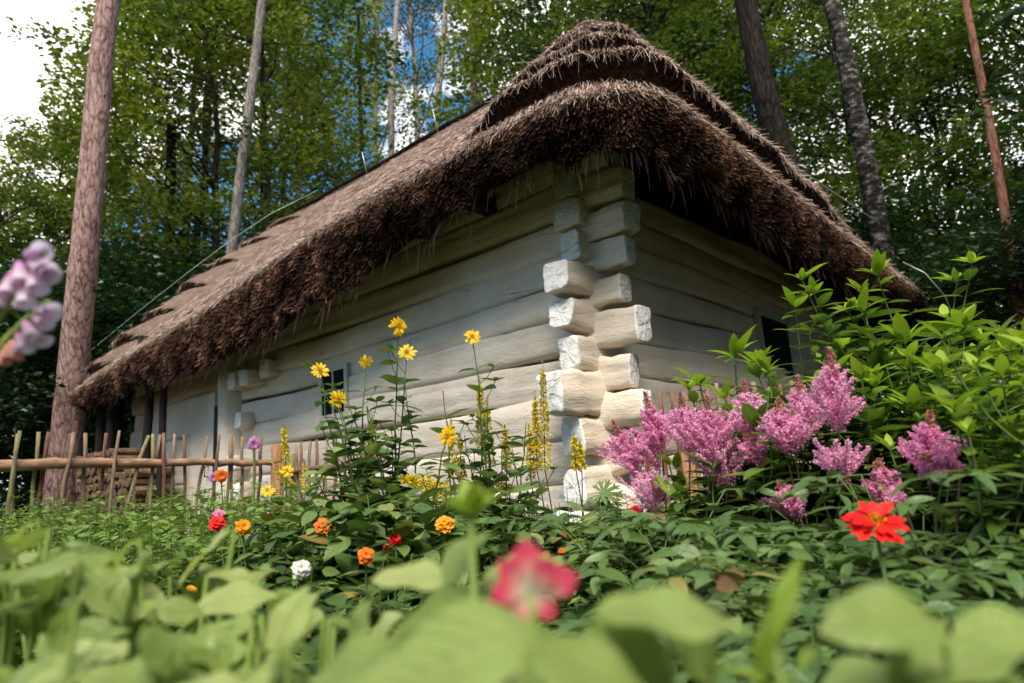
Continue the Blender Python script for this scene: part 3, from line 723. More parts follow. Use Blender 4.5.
def proto_tree(key, bark_, leaf_, **kw):
    gt, gl, gc = tree_mesh(**kw)
    PROTO[key] = (gt, gl, gc, bark_, leaf_)
def make_tree(key, name, label, cat, loc, rot=0, sc_=1.0, group=None, leaf_=None):
    gt, gl, gc, bk, lf = PROTO[key]; ck = (key, leaf_)
    if ck not in MESH:
        r = thing(name, label, cat, (0, 0, 0), group)
        t = gt.build('trunk', bk, r); gl.build('limb', bk, t); gc.build('crown', leaf_ or lf, r, False)
        MESH[ck] = r
    else:
        r = copy_tree(MESH[ck]); r.name = name; tag(r, label, cat, group)
        if group is None and 'group' in r: del r['group']
    r.location = loc; r.rotation_euler = (0, 0, rot); r.scale = (sc_,)*3
    return r
MESH = {}
proto_tree('maple', 'darkbark', 'tree1', H=13, R=2.7, h0=2.0, nsp=400, nleaf=80, leafsz=.125, seed=1)
proto_tree('beech', 'darkbark', 'tree2', H=12, R=2.9, h0=1.0, nsp=400, nleaf=80, leafsz=.115, seed=2)
proto_tree('birch', 'grey', 'tree3', H=14, R=2.2, h0=3.0, nsp=240, nleaf=70, leafsz=.10, seed=3)
proto_tree('shrub', 'darkbark', 'dark', H=4.4, R=2.0, h0=.1, nsp=150, nleaf=95, leafsz=.12, seed=4, trunk_r=.06, prof=.5)
proto_tree('horn', 'darkbark', 'hern', H=9, R=2.9, h0=1.6, nsp=210, nleaf=95, leafsz=.11, seed=5)
proto_tree('larch', 'grey', 'conif', H=15, R=1.8, h0=4.5, nsp=200, nleaf=70, leafsz=.075, seed=6)
RS = np.random.RandomState(99)

def bare_trunk(name, label, cat, pts, rads, bark_, crown_key=None, twigs=8, cz=None, seed=0):
    """tall trunk given by its own line; crown high above"""
    pts = np.array(pts, float); base = pts[0]
    r = thing(name, label, cat, (base[0], base[1], 0))
    n = 40; t = np.linspace(0, 1, n); s = np.linspace(0, 1, len(pts))
    C_ = np.stack([np.interp(t, s, pts[:, i]) for i in range(3)], 1); rr = np.interp(t, s, rads)
    C_ = C_ + np.stack([vnoise(C_*.6, seed+1), vnoise(C_*.6, seed+2), 0*t], 1)*.03
    g = Geo(); tube(g, C_, rr*(1+vnoise(C_*3, seed)*.05), 18, jitter=.07); tr = g.build('trunk', bark_, r)
    for k in range(twigs if twigs < 20 else 26):
        g = Geo(); i = RS.randint(4, n-1); d = rdir(1, -.1, .4)[0]; l = rr[i]*(1.15+RS.rand()*.5)
        tube(g, [C_[i]+d*rr[i]*.7, C_[i]+d*l], [rr[i]*.16, rr[i]*.05], 6)
        g.build('branch_stub', 'darkbark', tr)
    if crown_key:
        gt, gl, gc, bk, lf = PROTO[crown_key]; top = C_[-1]
        o = gc.build('crown', lf, None, False); o.parent = r
        o.location = (top[0]-base[0], top[1]-base[1], cz if cz is not None else top[2]-5); o.scale = (.8, .8, .5)
    return r
def trees():
    # big pine on the left
    bare_trunk('pine_tree', 'tall pine with pinkish scaly bark rising in front at the left by the roof tip', 'pine', [G(58, 10.2), P(67, 430, 10.2), P(86, 245, 10.2), P(108, 0, 10.8), P(124, -200, 12.2)], [.26, .215, .185, .155, .13], 'pine', 'larch', 60, None, 3)
    bare_trunk('pine_tree', 'slender pale grey brown pine trunk above the long thatch slope', 'pine', [G(210, 15), P(232, 250, 15), P(248, 110, 15), P(263, -10, 15.3), P(275, -120, 15.6)], [.14, .115, .105, .09, .07], 'grey', None, 10, None, 5)
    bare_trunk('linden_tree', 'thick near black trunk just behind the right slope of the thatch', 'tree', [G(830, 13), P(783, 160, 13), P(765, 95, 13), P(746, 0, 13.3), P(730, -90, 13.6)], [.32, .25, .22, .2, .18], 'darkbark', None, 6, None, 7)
    bare_trunk('birch_tree', 'mottled black and grey birch trunk leaning above the right end of thatch', 'birch', [G(930, 12), P(884, 250, 12), P(868, 165, 12), P(850, 80, 12.2), P(832, 0, 12.5), P(815, -90, 13)], [.22, .17, .165, .155, .14, .12], 'birch', None, 6, None, 9)
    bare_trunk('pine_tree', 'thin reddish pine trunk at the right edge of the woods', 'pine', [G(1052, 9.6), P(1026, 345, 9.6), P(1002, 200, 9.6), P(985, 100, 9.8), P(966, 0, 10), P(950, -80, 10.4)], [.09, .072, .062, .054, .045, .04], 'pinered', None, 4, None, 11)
    thin = [(128, 235, 22, 150, 150, .09, 'pinered', 'thin orange barked trunk beside the big left pine'), (141, 265, 24, 148, 180, .08, 'pinered', 'short looking orange trunk between the big pine and the roof'),
            (168, 290, 20, 172, 120, .17, 'darkbark', 'dark straight trunk in the woods left of the roof steps'), (205, 200, 27, 214, 20, .09, 'darkbark', 'dark thin trunk between the two left pines'),
            (392, 90, 24, 398, -10, .11, 'grey', 'grey pole thin trunk left of the gap above the ridge'), (437, 115, 26, 447, -10, .13, 'grey', 'grey trunk standing left of a reddish trunk above the ridge'),
            (474, 90, 25, 473, -10, .14, 'pine', 'reddish trunk above the middle of the ridge'), (556, 30, 26, 553, -10, .13, 'pinered', 'short piece of orange trunk just over the roof peak'),
            (362, 170, 22, 358, 10, .07, 'darkbark', 'very thin dark trunk above the long roof slope'), (283, 205, 26, 292, 20, .09, 'darkbark', 'thin dark trunk where the roof steps begin'),
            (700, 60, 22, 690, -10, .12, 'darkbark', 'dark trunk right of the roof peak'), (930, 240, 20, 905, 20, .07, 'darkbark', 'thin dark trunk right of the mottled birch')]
    for i, (px, py, d, px2, py2, r, bk, lab) in enumerate(thin):
        bp = G(px-(px2-px)*.8, d); bare_trunk('forest_tree', lab, 'tree', [bp, P(px, py, d), P(px2, py2, d+.6)], [r*1.15, r, r*.75], bk, None, 3, None, 20+i)
    # leafy trees: px, depth, kind, scale, leaf, label
    T = [(-150, 17, 'beech', 1.0, None, 'bushy beech beyond the left edge of the fence'),
         (-30, 14.5, 'beech', .70, None, 'dark green beech low behind the left fence'),
         (35, 19, 'maple', .95, None, 'leafy maple under the white sky at the far left'),
         (185, 17, 'maple', 1.0, None, 'tall maple right behind the big left pine'),
         (205, 21, 'maple', 1.15, 'tree3', 'yellow green maple between the two left pines'),
         (110, 26, 'maple', 1.3, None, 'tall far maple glimpsed left of the big pine top'),
         (285, 25, 'birch', 1.25, None, 'light leaved tree behind the pale grey pine'),
         (255, 18, 'beech', .85, None, 'mid green beech over the far roof steps'),
         (335, 22, 'birch', 1.05, None, 'airy birch above the middle of the long roof slope'),
         (395, 29, 'larch', 1.3, None, 'thin larch above the long roof slope'),
         (430, 28, 'larch', 1.2, None, 'feathery larch standing above the ridge'),
         (500, 25, 'larch', 1.1, None, 'feathery larch left of the roof peak'),
         (575, 21, 'maple', 1.2, None, 'maple whose leaves hang over the roof peak'),
         (640, 17, 'beech', 1.2, 'dark', 'dark beech right over the roof peak'),
         (705, 15, 'beech', 1.15, None, 'beech behind the upper right thatch slope'),
         (760, 18, 'maple', 1.25, 'tree2', 'dense maple behind the black trunk'),
         (835, 15, 'beech', 1.1, None, 'dense beech between black trunk and mottled birch'),
         (900, 17, 'maple', 1.15, 'tree2', 'dark maple right of the mottled birch'),
         (1000, 15, 'horn', 1.15, None, 'hornbeam with drooping sprays in the upper right'),
         (1140, 13, 'horn', 1.2, None, 'hornbeam leaning in from the right edge'),
         (930, 16, 'horn', 1.2, None, 'hornbeam right behind the thatch tip'),
         (1180, 14, 'beech', 1.2, None, 'beech far out at the right'),
         (60, 33, 'birch', 1.4, None, 'far birch behind the left maples'),
         (180, 34, 'beech', 1.6, None, 'far tall beech behind the left maples'),
         (330, 36, 'birch', 1.25, None, 'far tall birch behind the roof slope'),
         (690, 30, 'maple', 1.6, None, 'far maple behind the beeches on the right'),
         (800, 30, 'beech', 1.7, None, 'far beech behind the birch trunk'),
         (960, 28, 'birch', 1.6, None, 'far birch behind the hornbeams'),
         (1060, 24, 'beech', 1.4, None, 'far beech behind the red pine trunk')]
    for i, (px, d, k, s, lf, lab) in enumerate(T):
        s = s if px < 0 or lf == 'keep' or (310 < px < 530 and k != 'larch') else max(s, [.048, .074, .066][0 if px < 130 else 1 if px < 620 else 2]*d*{'maple': 1, 'beech': 1.08, 'birch': .95, 'horn': 1.15, 'larch': .9}[k])
        nm = {'maple': 'maple_tree', 'beech': 'beech_tree', 'birch': 'birch_tree', 'horn': 'hornbeam_tree', 'larch': 'larch_tree'}[k]
        make_tree(k, nm, lab, 'tree', G(px, d), i*2.1, s, 'woodland trees behind the cottage', lf)
    for i, (a, rr_, k) in enumerate([(185, 9, 'maple'), (212, 21, 'beech'), (248, 13, 'maple'), (262, 13, 'beech'), (285, 11, 'maple'), (310, 9, 'beech'), (160, 11, 'beech'), (335, 11, 'maple'), (228, 24, 'beech'), (193, 15, 'maple'), (250, 20, 'maple'), (275, 17, 'beech')]):  # out-of-view trees added to block ambient sky light on the cottage
        an = math.radians(a); make_tree(k, {'maple': 'maple_tree', 'beech': 'beech_tree'}[k], 'unseen woodland tree added on the near side of the garden to block sky light', 'tree', (CAM[0]+rr_*math.cos(an), CAM[1]+rr_*math.sin(an), 0), i*1.3, 1.1, 'unseen woodland trees added to block sky light')
    S = [(-90, 10, 1.0), (0, 11.5, 1.05), (30, 14, 1.3), (110, 13, 1.0), (160, 15, 1.3), (-40, 15, 1.3), (100, 17, 1.6), (210, 19, 1.7), (20, 20, 1.9),
         (1090, 9, .8), (1150, 9.5, .9), (950, 14, 1.1), (1120, 8, .8), (1000, 12.5, 1.2), (880, 16, 1.3), (60, 12.2, .8)]
    for i, (a, rr_, s) in enumerate([(175, 7, 1.2), (195, 8, 1.3), (215, 7.5, 1.2), (235, 8, 1.3), (255, 8, 1.35), (272, 7.5, 1.3), (288, 8, 1.35), (303, 7.6, 1.3), (318, 7.8, 1.35), (332, 8, 1.3), (345, 9, 1.2)]):  # out-of-view shrubs added to keep low sky light off the walls
        an = math.radians(a); make_tree('shrub', 'forest_shrub', 'unseen dark green shrub added on the near side of the garden to block low sky light', 'shrub', (CAM[0]+rr_*math.cos(an), CAM[1]+rr_*math.sin(an), 0), i*1.9, s, 'unseen woodland shrubs added to block low sky light')
    for i, (px, d, s) in enumerate(S):
        side = 'left fence' if px < 500 else 'right fence'
        make_tree('shrub', 'forest_shrub', 'dark green shrub of the woodland edge standing behind the '+side, 'shrub', G(px, d), i*1.7, s, 'woodland shrubs behind the '+side)
trees()

# ------------------------------------------------------------------ plants
L_oval = leafmesh(5, .5, .3, .35, .42)
L_lance = leafmesh(5, .30, .35, .35, .38)
L_small = leafmesh(3, .5, .25, .3, .42)
L_big = leafmesh(12, .62, .26, .28, .42, cols=3, wave=.22)
L_petal = leafmesh(4, .34, .12, .15, .62)
L_petal2 = leafmesh(5, .36, .12, .15, .68, point=.6)
L_wide = leafmesh(4, .6, .2, .2, .66)
def stem_plant(name, label, cat, base, top, npair, llen, lmat, stem_r=.005, leaf=L_oval, group=None, bend=.08, start=.15, flower=None, tips=0, droop=.1, wscale=1.0, branch=0, taper=.6, kind=None, whorl=2, tipmat='tipleaf'):
    base = np.asarray(base, float); top = np.asarray(top, float)
    r = thing(name, label, cat, (base[0], base[1], 0), group, kind)
    gs = Geo(); gl = Geo(); gt = Geo()
    axes = [(curve(base, top, 12, (RS.randn()*bend, RS.randn()*bend, 0), .01), 1.0)]
    H = np.linalg.norm(top-base)
    for b_ in range(branch):
        t = .35+.45*RS.rand(); p0 = axes[0][0][int(t*11)]; a = RS.rand()*TAU; l = H*(.2+.18*RS.rand())
        p1 = p0+np.array([math.cos(a)*l*.55, math.sin(a)*l*.55, l]); axes.append((curve(p0, p1, 8, (math.cos(a)*.03, math.sin(a)*.03, -.02)), .55))
    tops_ = []
    for ax, k in axes:
        m = len(ax); tube(gs, ax, np.linspace(stem_r*(1 if k == 1 else .6), stem_r*.45, m), 6, cap=False)
        n = max(2, int(npair*(1 if k == 1 else .45))); D = []; T = []; S_ = []
        for i in range(n):
            t = start+(1-start)*(i/(n-.5)) if k == 1 else .2+.8*i/n
            p = ax[0]*0; f = t*(m-1); i0 = min(int(f), m-2); p = ax[i0]*(1-f+i0)+ax[i0+1]*(f-i0)
            a0 = i*1.6+RS.rand()*.5
            for q in range(whorl):
                a = a0+q*TAU/whorl+RS.randn()*.2
                D.append((math.cos(a), math.sin(a), .45-droop+.35*t+RS.randn()*.15)); T.append(p)
                S_.append(llen*(1-taper*t**2)*(.75+.4*RS.rand()))
        D = np.array(D); gl.inst(leaf, frames(D, np.array([0, 0, 1.])+RS.randn(len(D), 3)*.12, S_, np.array(S_)*wscale), T)
        if tips:
            n = tips; a = np.arange(n)/n*TAU+RS.rand()+RS.randn(n)*.35; z = .3+RS.rand(n)*2.2
            D = np.stack([np.cos(a), np.sin(a), z], 1); s = llen*(.3+.55*RS.rand(n))*(1 if k == 1 else .7)
            gt = Geo(); gt.inst(leaf, frames(D, np.array([0, 0, 1.]), s, s*wscale), np.repeat(ax[-1:], n, 0)); gt.build('shoot_tip', tipmat, r)
        tops_.append((ax[-1], norm(ax[-1]-ax[-3])))
    gs.build('stem', 'stem', r); gl.build('foliage', lmat, r)
    return r, tops_
def look(n): return norm(n)
def disc_flower(parent, c, n, R, petal_m, cen_m, npet=14, rows=1, cenr=.25, cup=.1, petal=L_petal, name='flower', jit=.12):
    n = norm(n); ref = np.array([0, 0, 1.]) if abs(n[2]) < .9 else np.array([1., 0, 0])
    x = norm(np.cross(ref, n)); y = np.cross(n, x); g = Geo(); gc = Geo()
    for rr in range(rows):
        k = npet-rr*2; a = np.arange(k)/k*TAU+rr*.35+RS.randn(k)*jit*.6; s = R*(1-.2*rr)*(.85+.25*RS.rand(k))
        d = np.cos(a)[:, None]*x+np.sin(a)[:, None]*y+n*(cup+.25*rr)+RS.randn(k, 3)*jit
        g.inst(petal, frames(d, n, s), c+n*(.004+.006*rr)+d*R*cenr*.3)
    k = 60; ph = np.arange(k)*2.4; q = np.sqrt(np.arange(k)/k)*R*cenr
    pos = c+np.cos(ph)[:, None]*x*q[:, None]+np.sin(ph)[:, None]*y*q[:, None]+n*(.012+.25*(R*cenr-q))[:, None]
    d = np.tile(n, (k, 1))+RS.randn(k, 3)*.4; gc.inst(L_small, frames(d, rdir(k), R*cenr*.55), pos)
    f = g.build(name, petal_m, parent); gc.build('flower_centre', cen_m, f); return f
def tocam(p, up=.3, jit=.3):
    v = CAM-np.asarray(p); v[2] += np.linalg.norm(v)*up; return norm(norm(v)+RS.randn(3)*jit)

def helio():
    # yellow daisy plants: several stems, flowers at their tips
    plants = [
        ('tall bushy false sunflower with yellow daisies in front of the small window', 392, 2.95, [(397, 327, .036), (407, 353, .034), (366, 362, .026), (320, 371, .032), (338, 399, .032)]),
        ('slender false sunflower with one yellow daisy left of the tall yellow spire', 480, 3.0, [(472, 338, .030), (488, 395, .006)]),
        ('low false sunflower bearing a yellow daisy right of the bushy one', 440, 2.7, [(448, 437, .030)]),
        ('small yellow daisy plant just right of the brown fence post', 296, 3.6, [(287, 472, .030), (323, 476, .026), (268, 491, .028)])]
    for pi, (lab, px, d, fl) in enumerate(plants):
        base = G(px, d); r = thing('false_sunflower', lab, 'flower plant', base, 'yellow daisy plants')
        gs = Geo(); gl = Geo(); D = []; T = []; S_ = []
        n_stem = len(fl)+[19, 13, 12, 8][pi]
        for i in range(n_stem):
            if i < len(fl):
                fx, fy, fr = fl[i]; top = P(fx, fy, d+RS.randn()*.12)
            else: top = base+np.array([RS.randn()*.2, RS.randn()*.2, [1.05, .9, .65, .5][pi]*(.6+.5*RS.rand())])
            b0 = base+np.array([RS.randn()*.09, RS.randn()*.09, 0]); ax = curve(b0, top, 14, (RS.randn()*.05, RS.randn()*.05, 0), .012)
            tube(gs, ax, np.linspace(.0065, .0022, 14), 6, cap=False)
            n = 12
            for k in range(n):
                t = .12+.84*k/n; f = t*13; i0 = int(f); p = ax[i0]*(1-f+i0)+ax[i0+1]*(f-i0); a0 = k*1.57+RS.rand()*.6
                for q in (0, math.pi):
                    a = a0+q+RS.randn()*.25; D.append((math.cos(a), math.sin(a), .35+RS.randn()*.25)); T.append(p); S_.append(.185*(1-.55*t**1.5)*(.7+.5*RS.rand()))
            if i < len(fl) and fl[i][2] > .01:
                f = disc_flower(r, top, tocam(top, .5, .3), fl[i][2]*1.25, 'yellow', 'yelcen', 13, 1 if i else 2, .28, .1)
                # two little leaves and a bud on side twigs
            for q in range(2):
                kx = RS.randint(8, 13); a = RS.rand()*TAU; p1 = ax[kx]+np.array([math.cos(a)*.07, math.sin(a)*.07, .06+.06*RS.rand()])
                tube(gs, curve(ax[kx], p1, 5, (0, 0, -.01)), .0018, 5, cap=False)
                for w in range(4):
                    a2 = w*1.57+RS.rand(); D.append((math.cos(a2), math.sin(a2), .6)); T.append(p1); S_.append(.035+.03*RS.rand())
        gs.build('stem', 'stem', r); gl.inst(L_oval, frames(np.array(D), np.array([0, 0, 1.])+RS.randn(len(D), 3)*.2, S_, np.array(S_)*1.05), T); gl.build('foliage', 'helio', r)
helio()

def palm_leaf():
    # deeply cut round leaf: lobes fan out from the stalk
    Vs = []; Fs = []; As = []; n = 0
    for k, a in enumerate(np.linspace(-2.3, 2.3, 9)):
        V, Fc, A = leafmesh(4, .20, .22, .25, .5); s = 1-.16*abs(a)
        V = V*s; c, q = math.cos(a), math.sin(a); V = np.stack([V[:, 0]*c-V[:, 1]*q, V[:, 0]*q+V[:, 1]*c, V[:, 2]], 1)
        Vs.append(V); Fs.append(Fc+n); As.append(A); n += len(V)
        for sg in (-1, 1):      # side teeth
            V, Fc, A = leafmesh(2, .28, .1, .1, .4); V = V*s*.42; a2 = a+sg*.55; c2, q2 = math.cos(a2), math.sin(a2)
            V = np.stack([V[:, 0]*c2-V[:, 1]*q2+c*.5*s, V[:, 0]*q2+V[:, 1]*c2+q*.5*s, V[:, 2]-.06*s], 1)
            Vs.append(V); Fs.append(Fc+n); As.append(A); n += len(V)
    return np.concatenate(Vs), np.concatenate(Fs), np.concatenate(As)
PALM = palm_leaf()
def spikes():
    # ligularia: dark stems, yellow floret spires
    plants = [
        ('leopard plant with tall yellow spires against the white corner logs', 545, 3.25, [(543, 372, 470, .022), (535, 400, 470, .014), (529, 430, 480, .014)]),
        ('leopard plant with yellow spires below the single daisy', 488, 3.1, [(480, 385, 455, .018), (487, 408, 465, .02), (505, 430, 470, .012), (494, 478, 492, .02)]),
        ('leopard plant with short fading spire beside the bushy sunflower', 455, 3.0, [(451, 425, 475, .016), (460, 440, 480, .012), (474, 478, 496, .02)]),
        ('leopard plant with small yellow spires close to the lowest log ends', 577, 3.1, [(574, 438, 470, .013), (580, 445, 470, .011)]),
        ('leopard plant spires rising behind the brown fence post', 283, 3.9, [(284, 428, 466, .016), (304, 462, 490, .015), (276, 470, 485, .01)]),
        ('leopard plant with slim yellow spires within the bushy sunflower', 372, 3.1, [(372, 420, 468, .022), (368, 452, 490, .016)]),
        ('leopard plant whose thick yellow spires lean sideways over dark leaves', 420, 2.7, [(401, 478, 486, .024), (415, 483, 492, .026)])]
    for i, (lab, px, d, sp) in enumerate(plants):
        base = G(px, d); r = thing('leopard_plant', lab, 'flower plant', base, 'yellow spire plants')
        gs = Geo()
        for (sx, y0, y1, rad) in sp:
            lean = 30 if (i == 6) else (14 if y1-y0 < 20 else 0)
            top = P(sx, y0, d); bot = P(sx+2+lean, y1, d-.02); b0 = base+np.array([RS.randn()*.04, RS.randn()*.04, 0])
            ax = np.concatenate([curve(b0, bot, 8, (.01, 0, 0))[:-1], curve(bot, top, 6)]); tube(gs, ax, np.linspace(.0045, .0015, len(ax)), 6, cap=False)
            L = np.linalg.norm(top-bot); n = int(500*L/.25)+60; t = RS.rand(n); ang = RS.rand(n)*TAU
            R_ = 1.3*rad*(.25+.75*np.sqrt(RS.rand(n)))*np.clip(1.15-t*.95, .15, 1); rn = np.clip(RS.rand(n), 0, 1)
            dr = norm(top-bot); xx = norm(np.cross(dr, [.3, .9, .1])); yy = np.cross(dr, xx)
            o = np.cos(ang)[:, None]*xx+np.sin(ang)[:, None]*yy; pos = bot+(top-bot)*t[:, None]+o*R_[:, None]
            keep = vnoise(pos*60, 4) > -.35
            gf = Geo(); gf.inst(L_small, frames(o+RS.randn(n, 3)*.8, rdir(n), .011+.007*RS.rand(n))[keep], pos[keep], rn[keep]); gf.build('flower_spike', 'spike', r)
            gb = Geo(); n = 60; t = .9+RS.rand(n)*.22; pos = bot+(top-bot)*t[:, None]+RS.randn(n, 3)*rad*.12; gb.inst(L_small, frames(np.tile(dr, (n, 1))+RS.randn(n, 3)*.5, rdir(n), .008), pos); gb.build('spike_bud', 'bud', r)
        gs.build('stem', 'stemd', r)
        n = [22, 18, 10, 16, 8, 8, 16][i]; a = RS.rand(n)*TAU; rr = .08+.26*RS.rand(n); T = base+np.stack([np.cos(a)*rr, np.sin(a)*rr, .2+.42*RS.rand(n)], 1)
        D = np.stack([np.cos(a), np.sin(a), -.1+.2*RS.randn(n)], 1); gl = Geo(); sz = .10+.05*RS.rand(n)
        up = norm(np.array([-.35, -.25, 1.])+RS.randn(n, 3)*.25); gl.inst(PALM, frames(D, up, sz), T)
        for k in range(n): tube(gl, curve(base, T[k], 5, (0, 0, .05)), .0025, 5, cap=False)
        gl.build('foliage', 'palm', r)
spikes()

def plume(parent, base, top, rad, dens=1.0):
    """fluffy astilbe panicle: side branches with masses of tiny florets"""
    base = np.asarray(base); top = np.asarray(top); ax = top-base; L = np.linalg.norm(ax); dr = ax/L
    xx = norm(np.cross(dr, [.3, .8, .2])); yy = np.cross(dr, xx); g = Geo(); gt = Geo(); gs = Geo()
    nb = int(40*dens); off_ = RS.randn()*.15
    for k in range(nb):
        t = .02+.86*(k/nb); a = k*2.4+RS.randn()*.3; l = rad*(1.08-t)**1.05*(.7+.65*RS.rand()); o = np.cos(a)*xx+np.sin(a)*yy
        p0 = base+ax*t; p1 = p0+o*l+dr*l*(.75+.5*RS.rand()); tube(gs, [p0, p1], [.001, .0005], 3, cap=False)
        n = int(120*(l/rad+.2)*dens); s = RS.rand(n)**.8; pos = p0*(1-s[:, None])+p1*s[:, None]+RS.randn(n, 3)*(.0062*(1.25-s))[:, None]
        g.inst(RH, frames(rdir(n), rdir(n), .0055+.004*RS.rand(n)), pos, np.clip(RS.rand(n)*.6+.35*s+off_, 0, 1))
    n = int(340*dens); s = RS.rand(n); pos = base+ax*(.82+.42*s)[:, None]+RS.randn(n, 3)*(.010*(1.1-s))[:, None]
    gt.inst(RH, frames(rdir(n), rdir(n), .008), pos); tube(gs, [base, top+ax*.22], [.0022, .001], 4, cap=False)
    f = g.build('flower_plume', 'pink', parent, False); gt.build('plume_tip', 'pinktip', f, False); gs.build('plume_branch', 'pinktip', f, False)
def astilbe():
    groups = [
        ('pink astilbe with ragged plumes right against the white log ends', 640, 2.5, [(662, 452, 648, 404, 20), (640, 478, 618, 432, 28), (660, 470, 640, 440, 24), (655, 515, 648, 470, 24)]),
        ('pink astilbe with broad paired plumes in front of the stick fence', 705, 2.3, [(690, 455, 682, 405, 26), (712, 462, 708, 408, 27), (727, 490, 716, 432, 32), (760, 460, 744, 452, 8)]),
        ('pink astilbe with one upright plume left of the tallest plume', 752, 2.25, [(750, 440, 745, 392, 26), (762, 464, 748, 440, 16)]),
        ('pink astilbe with two narrow plumes beneath the green shoots', 790, 2.2, [(786, 452, 780, 408, 20), (806, 440, 799, 388, 24), (795, 452, 793, 420, 16)]),
        ('pink astilbe with the tallest and largest plume', 840, 2.0, [(838, 432, 831, 364, 32), (845, 482, 838, 452, 28), (800, 517, 783, 488, 22)]),
        ('pink astilbe with small plumes over the red zinnia', 890, 1.75, [(886, 503, 880, 468, 17), (903, 502, 888, 497, 9)]),
        ('pink astilbe with one spreading plume at the right', 935, 1.65, [(930, 484, 930, 425, 32), (960, 470, 930, 458, 15)])]
    for i, (lab, px, d, pl) in enumerate(groups):
        base = G(px, d); r = thing('astilbe', lab, 'flower plant', base, 'pink plumed plants'); gs = Geo()
        for (bx, by, tx, ty, rad) in pl:
            dd = d+RS.randn()*.06; b0 = P(bx, by, dd); t0 = P(tx, ty, dd+.02); plume(r, b0, t0, rad*.98/F*d, 1.25)
            tube(gs, curve(base+np.array([RS.randn()*.06, RS.randn()*.06, .02]), b0, 8, (RS.randn()*.02, RS.randn()*.02, 0)), .003, 5, cap=False)
        gs.build('stem', 'stemd', r)
        compound(r, base, 22, .60+.04*RS.randn(), .32)
def compound(r, base, n, h, spread, mat='asl', lsz=.062, zlo=.35):
    """divided leaves: stalk with three branches of paired leaflets"""
    gl = Geo(); gs = Geo(); D = []; T = []; S_ = []; U = []
    for k in range(n):
        a = RS.rand()*TAU; rr = spread*(.3+.8*RS.rand()); z = h*(zlo+(1-zlo)*RS.rand())
        tip = np.asarray(base)+np.array([math.cos(a)*rr, math.sin(a)*rr, z]); start = np.asarray(base)+np.array([0, 0, .02])
        tube(gs, curve(start, tip, 6, (0, 0, .08)), .0022, 5, cap=False)
        o = norm(np.array([math.cos(a), math.sin(a), .1])); s = norm(np.cross(o, [0, 0, 1.]))
        for br, ang in enumerate((-.95, 0, .95)):
            dd = norm(o*math.cos(ang)+s*math.sin(ang)+np.array([0, 0, -.12])); ln = .15 if br == 1 else .11
            tube(gs, [tip, tip+dd*ln], .0012, 4, cap=False)
            side = norm(np.cross(dd, [0, 0, 1.]))
            for q in (.35, .7):
                for sg in (-1, 1): D.append(dd*.55+side*sg*.85+np.array([0, 0, .1])); T.append(tip+dd*ln*q); S_.append(lsz*(.8+.4*RS.rand()))
            D.append(dd); T.append(tip+dd*ln*.95); S_.append(lsz*1.15)
    rb = RS.rand()*.55; wv = .62+.36*RS.rand()
    gl.inst(L_oval, frames(np.array(D)+RS.randn(len(D), 3)*.2, np.array([0, 0, 1.])+RS.randn(len(D), 3)*.38, S_, np.array(S_)*wv), T, np.clip(rb+RS.rand(len(D))*.5, 0, 1))
    gl.build('foliage', mat, r); gs.build('leaf_stalk', 'stem', r)
astilbe()

def astilbe_bed():
    spots = [(640, 2.1), (690, 1.9), (750, 1.75), (820, 1.6), (880, 1.5), (720, 1.5), (790, 1.35), (860, 1.25), (930, 1.45), (660, 1.65), (980, 1.6), (600, 2.4), (700, 1.25), (770, 1.15), (940, 1.15), (1020, 1.3)]
    for i, (px, d) in enumerate(spots):
        base = G(px, d); r = thing('astilbe_clump', 'leafy flowerless astilbe clump with divided leaves under the pink plumes', 'plant', base, 'flowerless astilbe clumps below the pink plumes')
        compound(r, base, 26, np.interp(d, [1.1, 1.5, 1.9, 2.4], [.41, .46, .53, .58])*(.86+.24*RS.rand()), .30, lsz=.06)
astilbe_bed()

